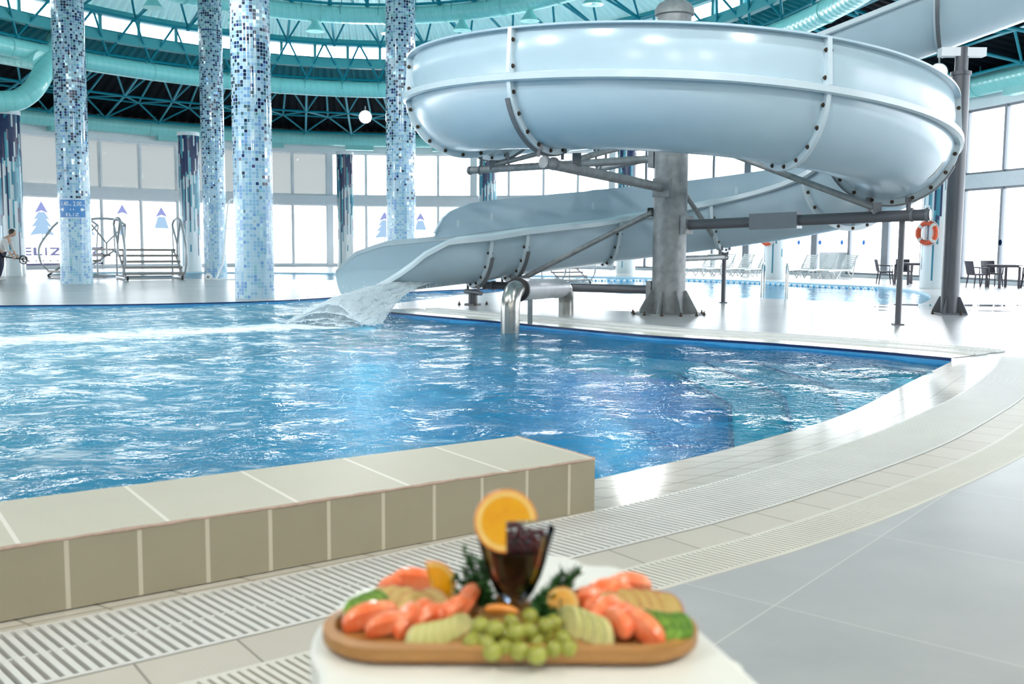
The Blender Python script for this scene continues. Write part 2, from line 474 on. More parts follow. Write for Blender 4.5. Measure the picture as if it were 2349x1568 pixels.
def fruit(name, a, b, rough=.35, scale=60, **k):
    m = Mat(name); _, v = m.coord(); n = m.noise(v, scale, 3, .6)
    m.set(m.mix(((n-.35)*3).clamp(), a, b), rough, **k); m.b.inputs['Subsurface Weight'].default_value = .15; m.b.inputs['Subsurface Radius'].default_value = (.01, .005, .002); return m.m
M['mandarin'] = fruit('mandarin_flesh', (.84, .15, .04), (.90, .40, .22), .3, 45)
M['apple_red'] = fruit('apple_skin', (.35, .05, .04), (.50, .16, .06), .35, 30)
M['flesh'] = fruit('pale_flesh', (.52, .52, .20), (.64, .62, .30), .5)
M['apple_flesh'] = fruit('yellowed_flesh', (.52, .38, .10), (.60, .46, .16), .5)
M['kiwi'] = fruit('kiwi_green', (.03, .12, .008), (.22, .42, .04), .4, 110)
M['grape'] = fruit('grape_green', (.24, .26, .035), (.40, .42, .08), .2, 25)
M['peel'] = fruit('orange_peel', (.75, .25, .03), (.82, .34, .06), .4)
M['pith'] = fruit('orange_pith', (.80, .55, .15), (.85, .62, .22), .5)
M['pulp'] = fruit('orange_pulp', (.74, .32, .0), (.78, .40, .0), .3, 40)
M['herb'] = fruit('herb_green', (.015, .07, .015), (.05, .17, .04), .5, 80)
M['juice'] = fruit('dark_red_juice', (.014, .0, .002), (.03, .003, .004), .1, 30)
M['seed'] = fruit('pomegranate', (.02, .0, .004), (.10, .004, .012), .25, 60)
m_ = Mat('drinking_glass'); m_.set((.95, .97, 1), .02); m_.b.inputs['Transmission Weight'].default_value = 1; m_.b.inputs['IOR'].default_value = 1.25
M['tumbler'] = glass('drinking_glass_wall', (.93, .95, .97), 0, .1)

# ------------------------------------------------------------------ the hall: an oval ring of glass
EX, EY, ASP = -5.14, 26.12, 1.3
def el(r, t): return Vector((EX+r*math.cos(t), EY+r*ASP*math.sin(t), 0))
def elt(r, u):                            # angle on ring r (far side) seen in photo column u at horizon
    d = ray(u, 560); d = Vector((d.x/d.y, 1))
    a = d.x**2+1/ASP**2; b = 2*(-EX*d.x-EY/ASP**2); c = EX**2+EY**2/ASP**2-r*r
    q = b*b-4*a*c; y = (-b+math.sqrt(max(q, 0)))/2/a; x = d.x*y
    return math.atan2((y-EY)/ASP, x-EX)
RW = 23.35
def ring_table(r, N=2000):
    P = [el(r, 2*PI*i/N) for i in range(N+1)]; L = [0]
    for i in range(N): L.append(L[-1]+(P[i+1]-P[i]).length)
    return P, L
_, LW = ring_table(RW)
def arc2t(s):
    s = s % LW[-1]; lo = int(np.searchsorted(LW, s))-1; lo = max(0, min(lo, 1999))
    return 2*PI*(lo+(s-LW[lo])/(LW[lo+1]-LW[lo]))/2000
def t2arc(t): return np.interp((t % (2*PI))/(2*PI)*2000, np.arange(2001), LW)
NB = 21; bay = LW[-1]/NB; s0 = t2arc(elt(RW, 415))
z_sill, z_t0, z_t1, z_top, z_fas = .12, 3.42, 3.92, 6.25, 7.4
def strip_ring(r0, z0, r1, z1, n=240, t0=0, t1=2*PI, mb=None):
    mb = mb or MB(); vs = []
    for i in range(n+1):
        t = t0+(t1-t0)*i/n; a = el(r0, t); b = el(r1, t); vs += [(a.x, a.y, z0), (b.x, b.y, z1)]
    return mb.add(vs, [(2*i, 2*i+2, 2*i+3, 2*i+1) for i in range(n)])
def box_ring(ra, rb, z0, z1, n=240):
    mb = MB(); 
    for (a, b, c, d) in ((ra, z0, ra, z1), (rb, z1, rb, z0), (ra, z1, rb, z1), (rb, z0, ra, z0)): strip_ring(a, b, c, d, n, mb=mb)
    return mb
box_ring(RW-.25, RW+.25, z_top, z_fas).build('wall_curved_fascia', M['white_frame'], kind='structure')
box_ring(RW-.14, RW+.14, z_t0, z_t1).build('trim_1', M['sill'], kind='structure', label='grey transom beam between upper and lower windows')
box_ring(RW-.18, RW+.25, -.05, z_sill).build('trim_2', M['sill'], kind='structure', label='low grey sill under the windows')
NP = 4
for k in range(NB):
    e = thing(f'window_{k+1}', el(RW, arc2t(s0+(k+.5)*bay)), kind='structure')
    if el(RW, arc2t(s0+(k+.5)*bay)).y < 9:      # unseen bays closed solid to cut light from behind the viewer
        bpy.data.objects.remove(e); t_a = arc2t(s0+k*bay); t_b = arc2t(s0+(k+1)*bay)
        if t_b < t_a: t_b += 2*PI
        strip_ring(RW, -.05, RW, z_top, 10, t_a, t_b).build('wall_rear', M['sill'], kind='structure'); continue
    fr = MB(); gl = []
    T = [arc2t(s0+k*bay+bay*j/NP) for j in range(NP+1)]
    P = [el(RW, t) for t in T]
    for j in range(NP):
        p = P[j]; q = P[j+1]; d = (q-p).normalized(); nrm = Vector((-d.y, d.x, 0))
        rt = math.cos(T[0]) > .55; w = .34 if j == 0 else (.30 if rt and j == 2 else .10)
        fr.bar((p.x, p.y, z_sill), (p.x, p.y, z_top), w, .16, up=nrm)
        for za, zb in ((z_sill, z_t0), (z_t1, z_top)):
            fr.bar((*p.xy, za+.04), (*q.xy, za+.04), .09, .08); fr.bar((*p.xy, zb-.04), (*q.xy, zb-.04), .09, .08)
            fr.bar((*(p+d*(w/2+.03)).xy, za), (*(p+d*(w/2+.03)).xy, zb), .05, .09, up=nrm)
    side = (T[0] % (2*PI)) > R(95) and (T[0] % (2*PI)) < R(190)
    fr.build('window_frame', M['white_frame'] if math.cos(T[0]) < .55 else M['grey_frame'], e, smooth=False)
    for za, zb, nm in ((z_sill, z_t0, 'lower_glass'), (z_t1, z_top, 'upper_glass')):
        g = MB()
        for j in range(NP):
            p, q = P[j], P[j+1]
            g.add([(p.x, p.y, za), (q.x, q.y, za), (q.x, q.y, zb), (p.x, p.y, zb)], [(0, 1, 2, 3)])
        g.build(nm, M['frost'] if (side and nm == 'upper_glass') else M['glass'], e, smooth=False)

# roofs ---------------------------------------------------------
def corrugated(name, prof, n_rib, mat, depth=.07, thick=.12, single=False, **k):
    mb = MB(); N = n_rib*4; m = len(prof); vs = []
    for r, z in prof:
        for i in range(N):
            t = 2*PI*(i//4+(0, .3, .5, .8)[i % 4])/n_rib
            p = el(r, t); vs.append((p.x, p.y, z+(depth if (i % 4) in (0, 1) else 0)))
    for r, z in ([] if single else prof[::-1]):
        for i in range(N):
            t = 2*PI*(i//4+(0, .3, .5, .8)[i % 4])/n_rib
            p = el(r, t); vs.append((p.x, p.y, z+thick+depth))
    fs = []; m2 = m-1 if single else 2*m
    for a in range(m2):
        b = a+1 if single else (a+1) % m2
        for i in range(N):
            j = (i+1) % N; fs.append((a*N+i, b*N+i, b*N+j, a*N+j))
    mb.add(vs, fs); return mb.build(name, mat, smooth=False, **k)
corrugated('ceiling_lower_shaded', [(RW+.2, 7.38), (20.2, 7.85), (16.4, 8.72)], 330, M['deck_shaded'], kind='structure')  # unlit outer part of the lower roof, its shade put into the colour
corrugated('ceiling_lower_ribbed', [(16.4, 8.72), (14.15, 9.12)], 330, M['deck_teal'], kind='structure')
corrugated('ceiling_upper_ribbed', [(14.3, 9.98), (11.6, 10.95), (7.8, 11.65), (4.2, 12.15), (.6, 12.5)], 300, M['deck_light'], depth=.11, single=True, kind='structure')
box_ring(13.95, 14.2, 8.85, 9.22).build('trim_3', M['teal_beam'], kind='structure')
box_ring(13.95, 14.2, 9.78, 10.05).build('trim_4', M['teal_beam'], kind='structure')
_cl = thing('window_30', (EX, EY, 9.2), kind='structure')
mb = MB()
for i in range(64):
    t = 2*PI*(i+.5)/64; p = el(14.07, t); q = el(14.2, t); nrm = (q-p).normalized()
    mb.bar((p.x, p.y, 9.2), (p.x, p.y, 9.8), .12, .12, up=nrm)
mb.build('clerestory_mullion', M['teal_beam'], _cl, smooth=False)
strip_ring(14.1, 9.2, 14.1, 9.8).build('clerestory_glass', M['glass'], _cl)

# space frames
def space_frame(name, Brings, Trings, n, r, label, t0=0):
    e = thing(name, (EX, EY, Brings[0][1]), label, 'roof frame')
    ch = MB(); web = MB(); nd = MB(); hi = MB()
    B = [[el(rr, 2*PI*(i+t0)/n)+Vector((0, 0, z)) for i in range(n)] for rr, z in Brings]
    T = [[el(rr, 2*PI*(i+t0+.5)/n)+Vector((0, 0, z)) for i in range(n)] for rr, z in Trings]
    for a, ring in enumerate(B):
        for i in range(n):
            ch.tube([ring[i], ring[(i+1) % n]], r, 6, False)
            nd.ball(ring[i], r*2.0, 8, 5)
            if a+1 < len(B): ch.tube([ring[i], B[a+1][i]], r, 6, False)
    for a, ring in enumerate(T):
        for i in range(n):
            hi.tube([ring[i], ring[(i+1) % n]], r, 6, False)
            if a+1 < len(T): hi.tube([ring[i], T[a+1][i]], r, 6, False)
    for a in range(len(T)):
        for b in (a, a+1):
            if b < len(B):
                for i in range(n):
                    web.tube([T[a][i], B[b][i]], r*.85, 6, False); web.tube([T[a][i], B[b][(i+1) % n]], r*.85, 6, False)
    for k, q in (('bottom_chord', ch), ('top_chord', hi), ('web_brace', web), ('joint_ball', nd)): q.build(k, M['teal_steel'], e, kind='stuff' if k in ('joint_ball', 'web_brace') else None)
    return e
space_frame('space_frame', [(21.7, 7.12), (18.2, 7.62), (14.3, 8.42)], [(20.3, 7.74), (16.3, 8.62)], 58, .052, 'turquoise tubular space frame under the dark outer ring of the roof')
space_frame('space_frame', [(13.5, 9.72), (9.7, 10.28), (6.2, 10.85), (2.8, 11.3)], [(11.6, 10.82), (7.8, 11.5), (4.4, 12.0)], 44, .05, 'turquoise tubular space frame under the pale corrugated upper roof', .3)
mb = MB()                                   # diagonal ties from the clerestory down to the lower frame
for i in range(58):
    a = el(14.3, 2*PI*i/58)+Vector((0, 0, 8.42)); 
    for j in (i-.5, i+.5):
        mb.tube([a, el(13.5, 2*PI*j/58)+Vector((0, 0, 9.75))], .045, 6, False)
mb.build('roof_tie', M['teal_steel'], label='turquoise ties joining the lower and upper roof frames below the strip windows', cat='roof brace')

def duct_ring(name, r, z, rad, label, nj=40, cones=0, boxes=0, ph=0):
    e = thing(name, (EX, EY, z), label, 'air duct')
    P, L = ring_table(r, 360); n = 16; vs = []; fs = []; us = []
    for i in range(360):
        c = P[i]; t = (P[i+1]-P[i-1 if i else 359]).normalized(); nr = Vector((t.y, -t.x, 0))
        for k in range(n): q = 2*PI*k/n; vs.append(c+nr*math.cos(q)*rad+Vector((0, 0, z+math.sin(q)*rad)))
    for i in range(360):
        j = (i+1) % 360
        for k in range(n):
            l = (k+1) % n; fs.append((i*n+k, i*n+l, j*n+l, j*n+k)); a, b = k/n, (k+1)/n
            us.append([(L[i]+a*.3, a), (L[i]+b*.3, b), (L[i+1]+b*.3, b), (L[i+1]+a*.3, a)])
    MB().add(vs, fs, us).build('duct_tube', M['duct'], e)
    for i in range(nj):
        js = MB()
        t = 2*PI*i/nj+ph; c = el(r, t); tt = (el(r, t+.01)-el(r, t-.01)).normalized()
        js.tube([c-tt*.03+Vector((0, 0, z)), c+tt*.03+Vector((0, 0, z))], rad*1.06, 16)
        js.build('joint_band', M['duct_plain'], e)
    for i in range(58 if r > 12 else 44):
        hg = MB(); t = 2*PI*i/(58 if r > 12 else 44); c = el(r, t); hg.bar((c.x, c.y, z+rad), (c.x, c.y, z+rad+.35), .03, .03)
        hg.bar((c.x, c.y-.0, z-rad*.2), (c.x, c.y, z+rad), rad*2.1, .02)
        hg.build('hanger', M['teal_beam'], e)
    for i in range(cones):
        t = ph+2*PI*i/cones; c = el(r, t)+Vector((0, 0, z-rad*.8))
        MB().lathe([(.12, .02), (.14, -.12), (.34, -.40), (.36, -.42), (.30, -.43), (.02, -.36)], c, 20).build('air_diffuser', M['duct_plain'], e)
    for i in range(boxes):
        t = ph+2*PI*i/boxes; c = el(r, t); tt = (el(r, t+.01)-el(r, t-.01)).normalized()
        MB().bar(c-tt*.75+Vector((0, 0, z-rad-.06)), c+tt*.75+Vector((0, 0, z-rad-.06)), .4, .26).build('air_outlet', M['duct_plain'], e, smooth=False)
duct_ring('ventilation_duct', 22.6, 6.95, .40, 'aqua spiral air duct curving along the top of the window wall, lowest of three', 44, 0, 30, .04)
duct_ring('ventilation_duct', 14.35, 8.02, .34, 'aqua spiral air duct hung under the inner edge of the dark roof ring', 36, 0, 0)
duct_ring('ventilation_duct', 9.9, 9.95, .34, 'aqua spiral air duct with round diffusers under the pale upper roof, highest of three', 26, 22, 0, .1)
# branch duct at left
e = thing('ventilation_duct', D(60, 200, 36), 'thick aqua branch duct bending down behind the mosaic column with the depth sign', 'air duct')
def tube_uv(pts, rad, n=16):
    mb = MB(); mb.tube(pts, rad, n); L = 0; us = []
    for i in range(len(pts)-1):
        L2 = L+(Vector(pts[i+1])-Vector(pts[i])).length
        for k in range(n): us.append([(L, 0), (L, 1), (L2, 1), (L2, 0)])
        L = L2
    mb.uv = us+[None, None]; return mb
p = spline([D(-120, 236, 34), D(0, 233, 35), D(50, 225, 35.5), D(90, 185, 36), D(130, 90, 37.5), D(205, -40, 40)], 10)
tube_uv(p, .36).build('duct_tube', M['duct'], e)
p = spline([D(-120, 108, 37), D(0, 123, 36.6), D(92, 140, 36.2)], 8)
tube_uv(p, .36).build('duct_branch', M['duct'], e)

# floodlights on the frames; added fill lamps use the same fitting
def flood(p, aim, label, power=900, col=(1, 1, 1)):
    e = thing('floodlight', p, label, 'lamp', 'floodlights under the roof')
    p = Vector(p); a = (Vector(aim)-p).normalized(); q = a.to_track_quat('Z', 'Y').to_matrix()
    MB().lathe([(.05, -.24), (.16, -.2), (.27, .0), (.29, .02), (.26, .03)], p, 20, q).build('lamp_housing', M['lamp_case'], e)
    MB().lathe([(.25, .012), (.24, .03), (.001, .05)], p, 20, q).build('lamp_lens', M['lamp'], e)
    MB().tube([p-a*.2, p+Vector((0, 0, .45))], .025, 6).build('bracket', M['lamp_case'], e)
    l = bpy.data.lights.new('floodlight_beam', 'SPOT'); l.energy = power; l.color = col; l.spot_size = R(150); l.spot_blend = .5; l.shadow_soft_size = .16
    o = bpy.data.objects.new('floodlight_beam', l); COL.objects.link(o); o.location = p+a*.08; o.rotation_euler = (-a).to_track_quat('Z', 'Y').to_euler()
c_hall = Vector((0, 12, 0))
flood(D(838, 268, 44), (-1, 16, 0), 'bright round floodlight glaring below the dark roof, left of the slide', 3200)
flood(D(2153, 165, 33), (2, 14, 0), 'bright floodlight glaring beside the tall grey slide post', 1200)
flood(D(1440, 255, 42), (0, 14, 0), 'floodlight under the dark roof ring, hidden behind the slide coil', 3200)
for i, (x, y) in enumerate([(-12, 12), (-3, 9), (4, 12), (-8, 22)]):
    flood((x, y, 8.7), (x*.7, y+2, 0), 'floodlight under the roof over the pool, outside the view', 750)

for x, y, z_ in ((-.5, 5.5, 8.0), (5.5, 8.0, 7.9)):
    flood((x, y, z_), (3.2, 16, 2.5), 'floodlight aimed at the slide, outside the view', 470)
flood((-8, 10, 8.4), (0, 21, 1.0), 'added fill lamp aimed at the slide mouth, outside the view', 950)  # unseen lamp added to brighten the outrun and spray
for x, y in ((-4.5, .5), (3.5, -.5), (-.5, -3.5), (6.5, 3.0)):  # unseen warm lamps added to brighten the foreground
    flood((x, y, 6.2), (x*.5, 2.4, 0), 'added warm fill lamp over the near deck, outside the view', 400, (1, .86, .66))
# ------------------------------------------------------------------ floor, pools, gratings
def gp(l, z=0): return [G(u, v, z).xy for u, v in l]
far_left = [(-16, 16.5), (-12.5, 19.2)]+[tuple(p) for p in gp([(0, 700), (300, 697), (600, 690), (785, 680), (960, 668), (1070, 663), (1165, 660)])]
island = [tuple(p) for p in gp([(1168, 668), (1050, 678), (890, 698), (866, 706), (864, 712), (940, 720), (1140, 737), (1300, 752), (1500, 770), (1740, 785), (2000, 805), (2183, 822)])]
near = [(5.15, 11.6), (3.88, 9.69), (2.65, 7.86), (1.59, 6.65), (.99, 6.06), (.51, 5.63), (.0, 5.25), (-2.1, 3.86), (-4.8, 2.0), (-7, .5)]
fl = [p.xy for p in spline([Vector((*p, 0)) for p in far_left], 6)]
isl = [p.xy for p in spline([Vector((*p, 0)) for p in island], 6)]
nr = [p.xy for p in spline([Vector((*p, 0)) for p in near], 6)]
pool = [Vector(p) for p in fl]+[Vector(p) for p in isl]+[Vector(p) for p in nr[1:]]+[Vector((-14, -1)), Vector((-18, 6))]
g1 = [(-6.6, -.2), (-4.5, 1.25), (-3, 2.3), (-1.7, 3.21), (-.83, 3.85), (-.14, 4.37), (.43, 4.80), (.68, 5.0), (1.28, 5.55), (2.4, 6.72), (3.3, 7.85), (4.1, 8.95), (5.14, 10.58), (5.86, 11.87)]
g1s, g1L = resample(spline([Vector((*p, 0)) for p in g1], 10), 160)
def offs(P, d):
    out = []
    for i, p in enumerate(P):
        t = (P[min(i+1, len(P)-1)]-P[max(i-1, 0)]).normalized(); out.append(p+Vector((t.y, -t.x, 0))*d)
    return out
g1o = offs(g1s, .50); g2i = offs(g1s, .735); g2o = offs(g1s, .985)
edge, _ = resample(list(reversed([Vector((*p, 0)) for p in nr])), 160)
hole = [Vector(p) for p in fl]+[Vector(p) for p in isl]+[g1s[-1].xy]+[p.xy for p in reversed(g2o)]+[Vector((-14, -3)), Vector((-18, 6))]
back = gp([(150, 636), (430, 639), (780, 642), (1000, 645), (1130, 649), (1250, 662), (1400, 672), (1600, 681), (1750, 684), (1900, 690), (2060, 699), (2120, 694), (2130, 675), (2060, 660), (1900, 651), (1700, 642), (1400, 634), (1100, 629), (600, 624), (300, 623), (130, 626)])
back = [p.xy for p in spline([Vector((*p, 0)) for p in back], 4, True)]
back = [Vector(p) for p in back]
out = [Vector((-45, -22)), Vector((40, -22)), Vector((40, 75)), Vector((-45, 75))]
polys = [[Vector((*p, 0)) for p in q] for q in (out, hole, back)]
flat = [p for q in polys for p in q]
fs = []
for t in tessellate_polygon(polys):
    a, b, c = [flat[i] for i in t]
    fs.append(tuple(t) if (b-a).cross(c-a).z > 0 else tuple(reversed(t)))
MB().add(flat, fs).build('floor', M['floor'], smooth=False, kind='structure')
def strip(A, B, za, zb, name, mat, thick=0, **k):
    vs = []; fs = []; us = []; L = 0
    for i in range(len(A)):
        vs += [(A[i].x, A[i].y, za), (B[i].x, B[i].y, zb)]
        if i:
            L2 = L+(A[i].xy-A[i-1].xy).length; w0 = (A[i-1].xy-B[i-1].xy).length; w1 = (A[i].xy-B[i].xy).length
            fs.append((2*i-2, 2*i-1, 2*i+1, 2*i)); us.append([(L, 0), (L, w0), (L2, w1), (L2, 0)]); L = L2
    mb = MB().add(vs, fs, us)
    return mb.build(name, mat, smooth=False, **k)
strip(edge, g1s, -.035, 0, 'floor_tile_border', M['band'], kind='structure', label='beige ribbed tiles sloping into the pool')
strip(g1o, g2i, 0, 0, 'floor_tile_band', M['band2'], kind='structure', label='single row of beige tiles between the two gratings')
def channel(A, B, name):
    mb = MB(); vs = []
    for i in range(len(A)): vs += [(A[i].x, A[i].y, 0), (A[i].x, A[i].y, -.16), (B[i].x, B[i].y, -.16), (B[i].x, B[i].y, 0)]
    fs = []
    for i in range(len(A)-1):
        for k in range(3): fs.append((4*i+k, 4*i+4+k, 4*i+5+k, 4*i+1+k))
    mb.add(vs, fs); mb.build(name, M['channel'], smooth=False, kind='structure')
channel(g1s, g1o, 'floor_drain_channel'); channel(g2i, g2o, 'floor_drain_channel')
def grating(A, B, pitch, w, name, mat, label, spine=True, frame=.012):
    e = thing(name, (A[60].x, A[60].y, 0), label, 'drain grating')
    A2, L = resample(A, int(g1L/pitch)); B2, _ = resample(B, int(g1L/pitch))
    mb = MB()
    for a, b in zip(A2, B2):
        d = (b-a); mb.bar(a+d*.02+Vector((0, 0, -.008)), b-d*.02+Vector((0, 0, -.008)), w, .022)
    mb.build('slat', mat, e, smooth=False)
    off = (.02, .5, .98) if spine else (.02, .98)
    for f in off:
        fr = MB()
        P = [a.lerp(b, f) for a, b in zip(A, B)]
        h = .022 if f == .5 else .028
        for i in range(len(P)-1): fr.bar(P[i]+Vector((0, 0, -.012)), P[i+1]+Vector((0, 0, -.012)), frame*(1 if f == .5 else 1.4), h)
        fr.build('centre_rail' if f == .5 else 'side_rail', mat, e, smooth=False)
grating(g1s, g1o, .0375, .021, 'drain_grating', M['grate'], 'wide white slatted overflow grating curving beside the beige kerb and pool tiles')
grating(g2i, g2o, .030, .0185, 'drain_grating', M['grate_cream'], 'narrow cream slatted drain between beige tiles and grey floor', False, .015)
# far gratings on the slide island and its coping
def poff(P, d):
    return offs([Vector((*p, 0)) for p in P], d)
ii = isl[24:]
A0 = [Vector((*p, 0)) for p in ii]
sgn = 1 if (poff(ii, .3)[30]-Vector((2, 20, 0))).length < (poff(ii, -.3)[30]-Vector((2, 20, 0))).length else -1
c0 = poff(ii, .0); c1 = poff(ii, sgn*.55); c2 = poff(ii, sgn*.85); c3 = poff(ii, sgn*1.05); c4 = poff(ii, sgn*1.3)
strip(c0, c1, .006, .006, 'trim_5', M['coping'], kind='structure', label='cream coping tiles along the slide island')
strip(c2, c3, .006, .006, 'trim_6', M['coping'], kind='structure')
strip(c1, c2, .003, .003, 'floor_drain_bed', M['channel'], kind='structure')
def far_grate(A, B, label):
    e = thing('drain_grating', A[10], label, 'drain grating'); mb = MB()
    _, L = resample(A, 10); n = int(L/.07); A2, _ = resample(A, n); B2, _ = resample(B, n)
    for a, b in zip(A2, B2): mb.bar(a+Vector((0, 0, .012)), b+Vector((0, 0, .012)), .045, .018)
    mb.build('slat', M['grate'], e, smooth=False)
    for P in (A, B):
        mb = MB()
        for i in range(len(P)-1): mb.bar(P[i]+Vector((0, 0, .013)), P[i+1]+Vector((0, 0, .013)), .02, .022)
        mb.build('side_rail', M['grate'], e, smooth=False)
far_grate(c1, c2, 'white overflow grating along the slide island by the water')
strip(c3, c4, .003, .003, 'floor_drain_bed', M['channel'], kind='structure')
far_grate(c3, c4, 'outer white drain grating on the slide island, away from the water')

def walls(P, z0, z1, name, mat, inset=0):
    mb = MB(); n = len(P); vs = []
    for p in P: vs += [(p[0], p[1], z1), (p[0], p[1], z0)]
    mb.add(vs, [(2*i, 2*((i+1) % n), 2*((i+1) % n)+1, 2*i+1) for i in range(n)])
    return mb.build(name, mat, smooth=False, kind='structure')
walls(pool, -.46, -.035, 'wall_pool', M['pool_wall'])
mb = MB(); Q = [Vector(p) for p in fl]+[Vector(p) for p in isl]
mb.add([v for p in Q for v in ((p.x, p.y, -.03), (p.x, p.y, .0))], [(2*i, 2*i+2, 2*i+3, 2*i+1) for i in range(len(Q)-1)])
mb.build('trim_7', M['rim_navy'], smooth=False, kind='structure')
mb = MB(); mb.add([v for p in Q for v in ((p.x, p.y, -.1), (p.x, p.y, -.03))], [(2*i, 2*i+2, 2*i+3, 2*i+1) for i in range(len(Q)-1)])
mb.build('trim_8', plain('waterline_tile', (.10, .26, .42), .2), smooth=False, kind='structure')
MB().prism(pool, -.5, -.45).build('floor_pool', M['pool_floor'], smooth=False, kind='structure')
walls(back, -.36, .0, 'wall_back_pool', pooltile('pale_pool_wall', (.45, .68, .80), (.55, .76, .86)))
MB().prism(back, -.4, -.35).build('floor_back_pool', pooltile('pale_pool_tile', (.35, .62, .75), (.5, .74, .84)), smooth=False, kind='structure')
A = [Vector(p) for p in gp([(1500, 770), (2183, 822)])]; 
for k in range(5):                               # submerged steps in the corner
    t = k*.19; a = Vector((2.1, 14.25)).lerp(Vector((5.15, 11.6)), t); b = Vector((1.5, 6.55)).lerp(Vector((5.15, 11.6)), t)
    m1 = a.lerp(b, .5)+Vector((.5, 0))
    poly = [b]+[q for q in [Vector(p) for p in reversed(nr)] if q.y > b.y+.05 and q.x > b.x]+[q for q in reversed([Vector(p) for p in isl]) if q.x > a.x+.05 and q.y < a.y]+[a, m1]
    zt = -.37+k*.055; MB().prism(poly, -.46, zt).build('floor_pool_step', M['pool_step'], smooth=False, kind='structure')
    mb = MB(); mb.bar((*b, zt+.003), (*m1, zt+.003), .045, .006); mb.bar((*m1, zt+.003), (*a, zt+.003), .045, .006); mb.build('trim_step_nosing', M['rim_navy'], smooth=False, kind='structure')
ii_ = [Vector((*p, 0)) for p in isl[24:]]; sg_ = -sgn
le = offs(ii_, sg_*1.1)
MB().prism([p.xy for p in ii_]+[p.xy for p in reversed(le)], -.46, -.33).build('floor_pool_ledge', M['pool_step'], smooth=False, kind='structure')
# water surface with real waves
def inside(px, py, poly):
    c = np.zeros(px.shape, bool); n = len(poly); j = n-1
    for i in range(n):
        xi, yi = poly[i][0], poly[i][1]; xj, yj = poly[j][0], poly[j][1]
        if yi != yj: c ^= ((yi > py) != (yj > py)) & (px < (xj-xi)*(py-yi)/(yj-yi)+xi)
        j = i
    return c
def water_sheet(poly, z, step, amp, name, mat, label, ext):
    xs = np.arange(ext[0], ext[1], step); ys = np.arange(ext[2], ext[3], step)
    XX, YY = np.meshgrid(xs, ys); keep = np.zeros(XX.shape, bool)
    for dx in (-step, 0, step):
        for dy in (-step, 0, step): keep |= inside(XX+dx*.7, YY+dy*.7, poly)
    Z = np.zeros(XX.shape)
    for i in range(26):
        a = rng.uniform(0, 2*PI); wl = rng.uniform(.45, 2.2); k = 2*PI/wl; ph = rng.uniform(0, 6.28)
        Z += np.sin(k*(XX*np.cos(a)+YY*np.sin(a))+ph+.6*np.sin(XX*1.1+i)+.5*np.cos(YY*.9-i))*wl**.9
    Z *= amp/np.std(Z)
    Z = np.where(np.hypot(XX+2.9, YY-19.4) < 6, Z*(1+.8*np.exp(-np.hypot(XX+3.2, YY-19)**2/5)), Z)
    idx = -np.ones(XX.shape, int); idx[keep] = np.arange(keep.sum())
    vs = np.stack([XX[keep], YY[keep], Z[keep]+z], 1)
    q = keep[:-1, :-1] & keep[1:, :-1] & keep[:-1, 1:] & keep[1:, 1:]
    fa = np.stack([idx[:-1, :-1][q], idx[:-1, 1:][q], idx[1:, 1:][q], idx[1:, :-1][q]], 1)
    me = bpy.data.meshes.new(name); me.from_pydata(vs.tolist(), [], fa.tolist()); me.materials.append(mat)
    me.polygons.foreach_set('use_smooth', [True]*len(me.polygons)); me.update()
    o = bpy.data.objects.new(name, me); COL.objects.link(o); return tag(o, label, 'water', kind='stuff')
water_sheet(pool, -.06, .1, .011, 'pool_water', M['water'], 'rippling blue water of the main pool with foam below the slide', (-18, 5.5, -2, 30.5))
water_sheet(back, -.06, .3, .002, 'pool_water', M['water_back'], 'calm pale water of the far pool along the windows', (-20, 16, 21, 58))

# raised tiled kerb block
d = Vector((-.8225, -.5687, 0)); nrm = Vector((-.5687, .8225, 0)); o0 = Vector((.41, 4.80, 0)); Lk, Wk, Hk = 6.5, .67, .26
e = thing('tiled_kerb', o0+d*2, 'raised beige tiled kerb block between the near pool edge and the white grating', 'kerb')
def quad(mb, a, b, c, dd, u=None): mb.add([a, b, c, dd], [(0, 1, 2, 3)], [u])
z = Vector((0, 0, Hk)); a, b, c_, dd = o0, o0+d*Lk, o0+d*Lk+nrm*Wk, o0+nrm*Wk
mb = MB(); quad(mb, a+z, dd+z, c_+z, b+z, [(0, .02), (0, .02+Wk), (Lk, .02+Wk), (Lk, .02)])
mb.build('kerb_top', M['kerb_top'], e, smooth=False)
mb = MB(); quad(mb, a, a+z, b+z, b, [(.1, .02), (.1, Hk), (Lk+.1, Hk), (Lk+.1, .02)])
lo = Vector((0, 0, -.4)); quad(mb, dd+lo, dd+z, a+z, a+lo, [(.05, .02), (.05, Hk), (Wk+.05, Hk), (Wk+.05, .02)])
quad(mb, c_+lo, c_+z, dd+z, dd+lo, [(.05, .02), (.05, Hk), (Lk+.05, Hk), (Lk+.05, .02)])
quad(mb, b+lo, b+z, c_+z, c_+lo, [(.05, .02), (.05, Hk), (Wk, Hk), (Wk, .02)])
mb.build('kerb_side', M['kerb_front'], e, smooth=False)
mb = MB(); P = []
for i in range(140):
    f = i/139; P.append(a+(b-a)*f+Vector((0, 0, Hk-.004))+nrm*.002+Vector((0, 0, random.uniform(-.0015, .0015))))
mb.tube(P, [random.uniform(.005, .0085) for _ in P], 6); mb.tube([a+z, dd+z], .005, 6)
mb.build('edge_mortar', M['kerb_edge'], e, label='pinkish worn mortar bead')

